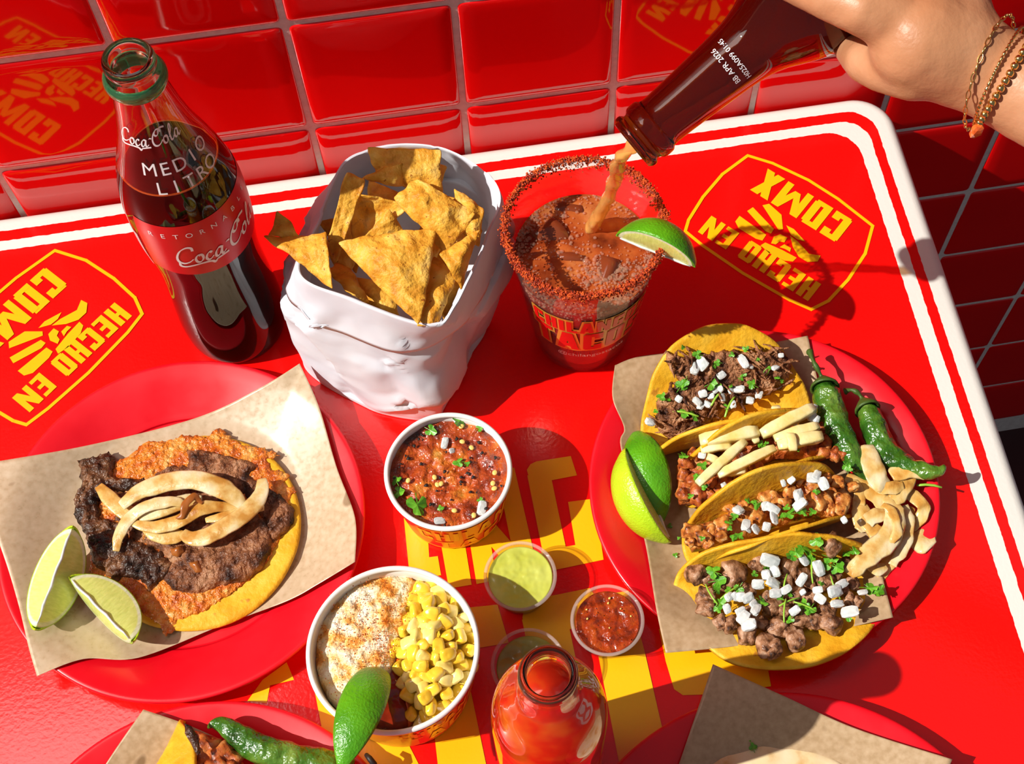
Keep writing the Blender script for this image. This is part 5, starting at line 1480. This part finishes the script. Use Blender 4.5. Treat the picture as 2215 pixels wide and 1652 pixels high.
for x, y, s in ((1020, 1025, 60), (960, 1060, 62), (990, 1075, 50), (1080, 1100, 60), (1110, 1140, 66), (1060, 1130, 50), (910, 1090, 50), (930, 1075, 50), (1250, 1230, 66), (1290, 1250, 50), (600, 1295, 52), (590, 1320, 40), (570, 1160, 60), (590, 1200, 66), (585, 1240, 40), (680, 1235, 50), (750, 1170, 30), (800, 1140, 40), (780, 1290, 54), (900, 1250, 40), (960, 1310, 60), (990, 1325, 50), (905, 1370, 34), (1160, 1355, 46), (1185, 1070, 40), (1040, 1210, 30), (1300, 1240, 40), (1000, 1110, 44), (1045, 1045, 44), (860, 1270, 36), (640, 1240, 36), (1150, 1080, 40)):
    leaf(qr(x, y), h4(x, y, .0150), s / PXM * 1.2, t4)
for x, y, a in ((640, 1250, .5), (880, 1220, 1.2), (1100, 1230, 1.8), (900, 1290, .3), (970, 1310, -.5), (560, 1260, 1.9), (1000, 1160, 1.4), (880, 1330, 1.3)):
    inst('cilantro_stalk', STALK, put(at(*qr(x, y), h4(x, y, .0165)), 0, R.uniform(-.2, .2), a, (.0075, .006, .006)), t4)
for x, y, a in ((450, 470, -.35), (590, 395, .8), (640, 440, 1.0)): inst('cilantro_stalk', STALK, put(at(*qr(x, y), hit(qr(x, y), s1, .0135)), 0, 0, a, (.0085, .008, .006)), t1)
for x, y in ((380, 960), (405, 1088), (435, 1342), (1300, 1255)):
    w = at(*qr(x, y), 0); l_ = fR(w.x, w.y) + .0025
    inst('cilantro_scrap', LEAF[2], put(at(*qr(x, y), l_), 0, 0, R.uniform(0, 6), .0020), None, 'tiny green cilantro scrap on the kraft paper under the four tacos', 'herb scrap', 'cilantro scraps on the kraft paper')

# ------------------------------------------------------------------ green chiles
def chile(pts, rad, stem, label, seed, wr=.0016):
    P = crom([at(*p) for p in pts], 7); n = len(P); k = len(rad) - 1
    rr = []
    for i in range(n):
        f = i / (n - 1) * k; j = min(int(f), k - 1); rr.append(.93 * (rad[j] + (rad[j + 1] - rad[j]) * (f - j)))
    v, f = tube(P, rr, 26, .9)
    out = []
    for i, q in enumerate(v):
        ring = min(i // 26, n - 1); c = P[ring]; d = (q - c)
        nz = noise.noise(q * 95 + Vector((seed, 0, 0))) + .6 * noise.noise(q * 210 + Vector((0, seed, 0))); out.append(q + d.normalized() * wr * nz * min(1, rr[ring] / .005))
    th_ = thing('green_chile', P[n // 2], label, 'chile', 'roasted green chiles')
    mesh('chile_body', out, f, 'chile', th_)
    if stem:
        Q = crom([at(*p) for p in stem], 5); m_ = len(Q)
        v, f = tube(Q, [.0015 + .0004 * math.sin(i) + (.0016 if i > m_ - 4 else 0) + (.0007 if i < 2 else 0) for i in range(m_)], 10)
        mesh('stem', v, f, 'chile_stem', th_)
        w = Q[-1]; d = (P[1] - P[0]).normalized()
        v, f = lathe([(.0018, -.003), (.0040, -.0012), (rad[1] * .92, .0035), (rad[1] * 1.0, .0055), (rad[1] * .8, .0048)], w, 20, d); mesh('calyx', v, f, 'chile_stem', th_, solid=.0006)
    return th_


chile([(1782, 826, .030), (1787, 850, .031), (1800, 895, .030), (1822, 950, .028), (1846, 990, .026), (1872, 1024, .023), (1888, 1052, .019)], [.0055, .0095, .0105, .0095, .0085, .0065, .002], [(1751, 759, .034), (1759, 780, .037), (1771, 803, .035), (1781, 824, .031)], 'long blistered green chile with a straight stem leaning on the tacos', 1)
chile([(1872, 874, .025), (1880, 892, .026), (1896, 936, .025), (1922, 985, .024), (1965, 1010, .026), (2005, 1020, .030), (2032, 1018, .033), (2044, 1006, .035)], [.0045, .0085, .0092, .0098, .0078, .0055, .0035, .0008], [(1826, 847, .026), (1842, 843, .028), (1858, 852, .028), (1870, 872, .026)], 'blistered green chile with hooked stem and pointed tip over the plate rim', 2)
chile([(450, 1574, .026), (462, 1565, .028), (488, 1570, .029), (518, 1594, .028), (560, 1618, .027), (620, 1640, .026), (690, 1655, .024), (760, 1672, .022)], [.0008, .0032, .0058, .0080, .0095, .0105, .0105, .0090], None, 'glossy green chile with curved tip on the lower edge plate', 3, .0010)
v, f = tube([at(*p) for p in ((792, 1633, .02), (800, 1640, .022), (808, 1650, .02), (812, 1664, .016))], [.0014, .0020, .0022, .0016], 9, wob=.0008)
mesh('charred_stem', v, f, 'char', loc=at(802, 1642, .02), label='black charred stem end at the lower edge beneath the lime and corn cup', cat='chile stem')

# ------------------------------------------------------------------ grilled onion slices on the right plate
GO = [([(1940, 820, .020), (1940, 1000, .020)], 0, '', '')]
ON = [([(1430, 985, .014), (1470, 1020, .016), (1520, 1055, .020)], 100, 'onion_soft', 'squarish onion piece at the right of the onion heap over the plate rim'),
      ([(1375, 1100, .012), (1420, 1130, .013), (1475, 1150, .016)], 92, 'onion_soft', 'squarish onion piece nearest the plate rim shadow, lower than the others'),
      ([(1290, 1190, .013), (1350, 1100, .015), (1400, 1000, .017), (1432, 880, .018)], 56, 'onion_cooked', 'long onion strip along the outer side of the heap'),
      ([(1360, 760, .022), (1440, 830, .023), (1485, 880, .022), (1470, 930, .019), (1435, 975, .016)], 52, 'onion_cooked', 'curved reddish onion ring piece at the heap edge'),
      ([(1150, 750, .024), (1240, 800, .025), (1310, 860, .025), (1360, 950, .023)], 70, 'onion_cooked', 'broad onion slice crossing from the chicken taco'),
      ([(1220, 870, .024), (1250, 960, .025), (1310, 1020, .024), (1360, 1060, .022)], 66, 'onion_cooked', 'greenish onion slice in the middle of the heap'),
      ([(1200, 980, .024), (1260, 925, .026), (1320, 905, .026)], 60, 'onion_soft', 'pale short onion slice atop the heap'),
      ([(1330, 830, .025), (1362, 930, .027), (1330, 1020, .027), (1240, 1095, .026), (1160, 1175, .022)], 84, 'onion_soft', 'largest pale onion slice sweeping down from the heap'),
      ([(1430, 740, .026), (1390, 800, .027), (1350, 860, .026)], 70, 'onion_cooked', 'short wide onion slice under the chile tip'),
      ([(1340, 745, .028), (1400, 720, .029), (1470, 715, .029), (1525, 728, .027)], 76, 'onion_cooked', 'orange onion slice pointing at the chile tip'),
      ([(1240, 612, .030), (1262, 690, .031), (1290, 762, .030), (1340, 800, .027)], 84, 'onion_soft', 'upright onion slice leaning on the long chile'),
      ([(1250, 770, .027), (1330, 800, .029), (1400, 780, .028)], 50, 'onion_cooked', 'narrow onion strip over the heap top'),
      ([(1410, 870, .022), (1425, 960, .022), (1400, 1050, .020), (1350, 1130, .018)], 46, 'onion_soft', 'thin pale onion strip beside the reddish ring piece'),
      ([(1180, 760, .026), (1210, 830, .026), (1200, 900, .024), (1215, 990, .022)], 48, 'onion_cooked', 'thin onion strip against the chicken taco end'),
      ([(1250, 1130, .018), (1290, 1150, .018), (1320, 1130, .017)], 50, 'onion_soft', 'small onion bit under the largest pale slice'),
      ([(1300, 870, .028), (1350, 900, .030), (1370, 980, .029), (1330, 1050, .027)], 36, 'onion_cooked', 'slim golden onion strip over the largest pale slice')]
for i, (p, w_, m_, lab) in enumerate(ON):
    strip('grilled_onion_slice', p, w_ * 1.25, m_, None, f=qr, sc=2.0143, seed=20 + i, label=lab, cat='onion slice', group='grilled onions on the taco plate', flat=.17, tip=.6, wob=.0014, dep=.86)
inst('cilantro_stalk', STALK, put(at(2010, 1050, .022), 0, 0, -.2, (.008, .009, .006)), None, 'bright green cilantro stalk on the plate rim below the chile tip', 'herb')

# ------------------------------------------------------------------ lower plates: folded taco, toasted tortilla
d_ = at(428, 1592, .012) - at(328, 1776, .012)
t5, s5 = taco((328, 1776), .0085, math.degrees(math.atan2(d_.y, d_.x)), .0600, 153, 8, .0095, 'folded taco with a charred edge at the lower frame edge', 5, group='folded taco on the lower plate')
for x, y, h, s in ((452, 1618, .026, .015), (478, 1632, .027, .015), (502, 1645, .026, .013), (440, 1645, .026, .015), (470, 1662, .028, .016), (430, 1600, .024, .010), (500, 1672, .027, .015)):
    inst('meat_chunk', CK['pastor'][int(x) % 5], put(at(x, y, h), .3, .2, x, s), t5)
mesh('charred_edge', *slab([(at(*p, .043).x, at(*p, .043).y) for p in ((398, 1562), (412, 1568), (426, 1590), (432, 1625), (424, 1632), (410, 1605), (398, 1585))], lambda x, y: TZ + .040, .002, .001, .001, 300, .001, seed=8), 'beef_dark', t5)
ft = at(1694, 1868, .012)
mesh('flour_tortilla', *disc(ft.x, ft.y, .0700, TZ + .007, .003, .0012, 9, dome=.006), 'flour', loc=(ft.x, ft.y, TZ + .007), label='toasted flour tortilla at the lower edge on kraft paper', cat='tortilla')
for x, y, s, lab in ((1625, 1597, .0045, 'small cilantro leaf on the kraft paper, farther from the flour tortilla'), (1629, 1616, .0062, 'cilantro leaf on the kraft paper touching the flour tortilla edge'), (1910, 1648, .004, 'cilantro bit on the kraft paper right of the flour tortilla')):
    inst('cilantro_scrap', LEAF[1], put(at(x, y, .0125), 0, 0, x, s / 2), None, lab, 'herb scrap')

# ------------------------------------------------------------------ hand and bracelets
HN = [  # (x, y, height, radius, parent)
    (2060, 112, .268, .0275, None),       # 0 palm root
    (2146, 160, .262, .0238, 0), (2262, 214, .262, .0262, 1), (2430, 295, .262, .0290, 2), (2600, 375, .262, .032, 3),    # wrist, forearm
    (1990, 88, .274, .0270, 0),           # 5 palm
    (1930, 40, .284, .0165, 5), (1865, 18, .289, .0140, 6), (1785, -14, .288, .0128, 7), (1705, -50, .281, .0118, 8), (1640, -85, .268, .0095, 9),
    (1985, 158, .262, .0150, 0), (1925, 152, .256, .0130, 11), (1873, 134, .248, .0118, 12), (1850, 112, .226, .0108, 13), (1822, 80, .205, .0095, 14),
    (2035, 10, .266, .0250, 0),           # 16 upper palm
    (1985, -40, .262, .0150, 16), (1915, -50, .240, .0130, 17), (1855, -20, .212, .0115, 18), (1800, 10, .196, .0095, 19),
    (2010, -95, .262, .0140, 16), (1950, -120, .240, .0125, 21), (1880, -85, .212, .0110, 22), (1830, -50, .196, .0090, 23),
    (2065, -130, .262, .0125, 16), (2005, -180, .242, .0110, 25), (1940, -150, .216, .0095, 26), (1890, -110, .200, .0080, 27),
    (2900, 520, .258, .036, 4), (3250, 690, .254, .039, 29)]
HN = [(a, b, h + .045, r * .945, p) for a, b, h, r, p in HN]
hv = [at(a_, b_, h) for a_, b_, h, r, p in HN]; ho_ = hv[1].copy()
# one continuous body: tapered bones fused into a single skin surface
bones = [(i, n[4]) for i, n in enumerate(HN) if n[4] is not None] + [(5, 16), (5, 11), (0, 11), (6, 16), (17, 5), (21, 17), (25, 21)]
prt = []
for i, j in bones:
    r0, r1 = HN[i][3], HN[j][3]
    if (i, j) in ((5, 11), (0, 11), (6, 16), (17, 5), (21, 17), (25, 21)): r0, r1 = min(r0, r1) * .95, min(r0, r1) * .95
    P, rad = [], []; A0, B0 = hv[i], hv[j]; d = (B0 - A0).normalized(); m_ = 10
    for k in range(7): t = PI / 2 * k / 6; P.append(A0 - d * r0 * math.cos(t)); rad.append(max(.0004, r0 * math.sin(t)))
    for k in range(1, m_): P.append(A0.lerp(B0, k / m_)); rad.append(r0 + (r1 - r0) * k / m_)
    for k in range(7): t = PI / 2 * k / 6; P.append(B0 + d * r1 * math.sin(t)); rad.append(max(.0004, r1 * math.cos(t)))
    prt.append(tube(P, rad, 24))
hand = mesh('person', *join(*prt), 'skin', loc=ho_, label='bare forearm and hand of a person gripping the tilted beer bottle', cat='person')
rm = hand.modifiers.new('fuse', 'REMESH'); rm.mode = 'VOXEL'; rm.voxel_size = .0020; rm.use_smooth_shade = True
sm = hand.modifiers.new('soften', 'SMOOTH'); sm.factor = .5; sm.iterations = 14
tx = bpy.data.textures.new('creases', 'CLOUDS'); tx.noise_scale = .012
dm = hand.modifiers.new('creases', 'DISPLACE'); dm.texture = tx; dm.strength = .0012; dm.mid_level = .5

WC = at(2158, 166, .307); ARM = (hv[2] - hv[1]).normalized()
q_ = Vector((0, 0, 1)).rotation_difference(ARM)


def wrist_ring(off, r, tilt):
    """points round the wrist; off slides the ring along the arm"""
    out = []
    for k in range(240):
        a = 2 * PI * k / 240; p = Vector((r * math.cos(a), r * math.sin(a), 0)); p.z = tilt * p.dot(q_.inverted() @ Vector((0, 0, 1)))
        out.append(WC + ARM * off + q_ @ p)
    return out


brc = thing('bead_bracelet', WC, 'gold bead bracelet with a dangling orange stone on the wrist', 'bracelet')
BE = me_from('bead', *ICO[3], 'gold')
rp = wrist_ring(.004, .0255, .10)
for k in range(40): inst('bead', BE, put(rp[k * 6], 0, 0, 0, .0020), brc)
low = min(rp, key=lambda p: (p - at(2106, 268, .300)).length)
v, f = blob(.0032, .0022, .0048, 2, .25, 1.2, 3, .6); mesh('stone', [low + Vector((-.001, -.002, -.004)) + q for q in v], f, 'stone_red', brc, smooth=False, label='orange faceted stone')
chn = thing('chain_bracelet', WC, 'thin gold paperclip chain bracelet beside the beads', 'bracelet')
v, f = [], []
ov = [Vector((.0024 * math.cos(2 * PI * i / 16), .0010 * math.sin(2 * PI * i / 16), 0)) for i in range(16)]
for i in range(16):
    t = (ov[(i + 1) % 16] - ov[i - 1]).normalized(); s = Vector((-t.y, t.x, 0))
    for j in range(6): a = 2 * PI * j / 6; v.append(ov[i] + s * .00036 * math.cos(a) + Vector((0, 0, .00036 * math.sin(a))))
for i in range(16):
    for j in range(6): f.append((i * 6 + j, i * 6 + (j + 1) % 6, ((i + 1) % 16) * 6 + (j + 1) % 6, ((i + 1) % 16) * 6 + j))
LK = me_from('link', v, f, 'gold')
rp = wrist_ring(-.0045, .0284, -.20)
for k in range(40):
    p, q = rp[k * 6], rp[(k * 6 + 1) % 240]; t = (q - p).normalized(); n = (p - WC - ARM * -.0045).normalized(); b = t.cross(n)
    mt = Matrix((t, b, n)).transposed() if k % 2 else Matrix((t, n, -b)).transposed()
    mt = mt.to_4x4(); mt.translation = p; inst('link', LK, mt, chn)
rope = thing('rope_bracelet', WC, 'fine twisted gold bracelet between the chain and the beads', 'bracelet')
rp = wrist_ring(.0005, .0258, -.05); v, f = [], []
for k in range(240):
    s_ = .0007 + .0003 * math.sin(k * 1.6); t = (rp[(k + 1) % 240] - rp[k - 1]).normalized(); n = (rp[k] - WC).normalized(); b = t.cross(n)
    for j in range(6): a = 2 * PI * j / 6; v.append(rp[k] + n * s_ * math.cos(a) + b * s_ * math.sin(a))
for k in range(240):
    for j in range(6): f.append((k * 6 + j, k * 6 + (j + 1) % 6, ((k + 1) % 240) * 6 + (j + 1) % 6, ((k + 1) % 240) * 6 + j))
mesh('strand', v, f, 'gold', rope)
